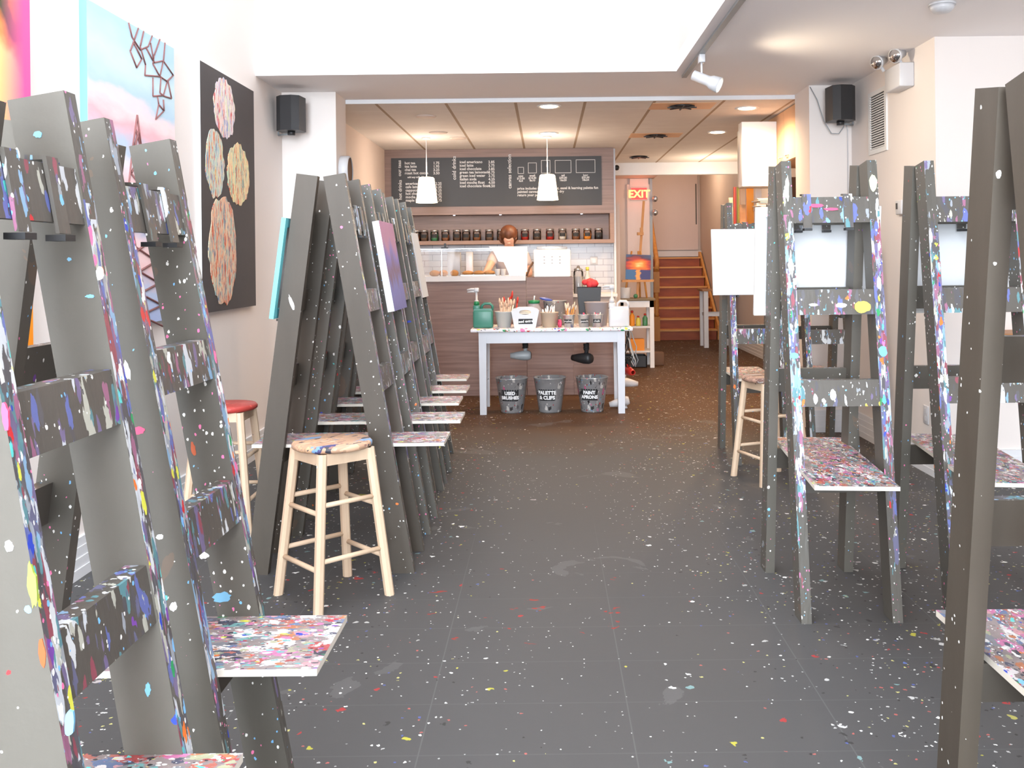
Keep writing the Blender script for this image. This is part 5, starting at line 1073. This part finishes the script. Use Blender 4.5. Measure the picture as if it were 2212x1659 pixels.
obj('top', box(-0.26, 0.30, -0.25, 0.25, 0.90, 0.93), 'ledge', t)
for sx in (-1, 1):
    for sy in (-1, 1): obj('leg', MB().box(sx*0.2-0.035, sx*0.2+0.035, sy*0.19-0.035, sy*0.19+0.035, 0, 0.90), 'trim', t)
obj('stretcher', MB().box(-0.165, 0.165, -0.205, -0.175, 0.50, 0.55).box(-0.165, 0.165, 0.175, 0.205, 0.50, 0.55).box(-0.205, -0.175, -0.155, 0.155, 0.50, 0.55).box(0.175, 0.205, -0.155, 0.155, 0.50, 0.55), 'trim', t)

# ================================================================== OVERHEAD CABINET, ART SHELF
t = thing('overhead_cabinet', 'peach plywood overhead cabinet behind the right pillar', 'cabinet', (2.20, 8.10, 2.29))
obj('body', box(0.012, 0.845, 0.0, 1.15, 0, ZT-2.29-0.002), 'peach', t); obj('door', box(0, 0.012, 0.002, 0.57, 0.005, 0.47), 'peach', t); obj('door', box(0, 0.012, 0.576, 1.148, 0.005, 0.47), 'peach', t)
for yy in (0.45, 0.68): obj('handle', MB().tube([(0, yy-0.04, 0.05), (-0.02, yy-0.03, 0.05), (-0.02, yy+0.03, 0.05), (0, yy+0.04, 0.05)], 0.005, 6), 'metal', t)
a, b = P(1602, 263, 8.93), P(1678, 402, 8.93)
t = thing('white_cabinet', 'bright white box cabinet hanging high beside the peach cabinet', 'cabinet', (a[0], 8.93, b[2]))
obj('body', MB().rbox(0, 2.198-a[0], 0, 0.16, 0, a[2]-b[2], 0.004), 'white2', t)
t = thing('white_cabinet', 'second white hanging box, peeking out left behind the bright one', 'cabinet', (P(1591, 0, 9.2)[0], 9.12, P(1591, 407, 9.2)[2]))
obj('body', MB().rbox(0, 2.198-P(1591, 0, 9.2)[0], 0, 0.12, 0, 0.56, 0.004), 'lgrey', t)
sh_z = P(1620, 500, 9.2)[2]
t = thing('art_shelf', 'dark shelf holding upright canvases behind the far easel', 'shelf', (2.40, 9.25, sh_z))
obj('board', box(-0.65, 0.65, -0.25, 0.25, -0.03, 0), 'dark', t); obj('back_panel', box(-0.10, 0.65, 0.22, 0.25, 0, 0.55), 'umber', t); obj('bracket', MB().prism([(-0.2, -0.03), (0.24, -0.03), (0.24, -0.3)], 0.55, 0.59, 'x'), 'dark', t)
for (xa, xb, ya, yb, m_, lab, dY) in ((1574, 1584, 427, 500, 'blobC', 'narrow floral canvas at the left end of the art shelf', 0.0), (1585, 1598, 404, 500, 'stripe', 'red and yellow striped canvas on the art shelf', 0.02), (1599, 1611, 404, 500, 'peach', 'plain beige canvas edge, right of the striped one', 0.06),
        (1613, 1629, 402, 500, 'warmart', 'orange-red floral canvas in the middle of the art shelf', 0.10), (1598, 1612, 442, 500, 'ledge', 'short tan block standing in front on the art shelf', -0.12), (1631, 1646, 404, 500, 'wallw', 'tall beige canvas edge left of the paper stack', 0.08)):
    p0, p1 = P(xa, ya, 9.2+dY), P(xb, yb, 9.2+dY)
    o = thing('stored_canvas', lab, 'canvas', ((p0[0]+p1[0])/2, 9.2+dY, sh_z), 0, 'canvases on the art shelf'); hw_ = (p1[0]-p0[0])/2-0.001
    obj('canvas', MB().box(-hw_, hw_, 0, 0.03, 0, p0[2]-sh_z), m_, o)
t = thing('cardboard_box', 'brown box under the paper stack on the art shelf', 'box', (2.17, 9.10, sh_z)); obj('body', box(-0.10, 0.16, -0.12, 0.10, 0, 0.20), 'umber', t)
for i in range(7):
    o = obj('paper_sheet', MB().box(-0.15, 0.15, -0.11, 0.11, 0, 0.012), 'paper', loc=(2.18+0.012*math.sin(i*2.1), 9.10, sh_z+0.203+0.016*i), rot=(0.0, 0, 0.12*math.sin(i*1.7))); tag(o, 'cream paper pad in the slanting stack on the art shelf', 'paper', 'paper stack on the art shelf')
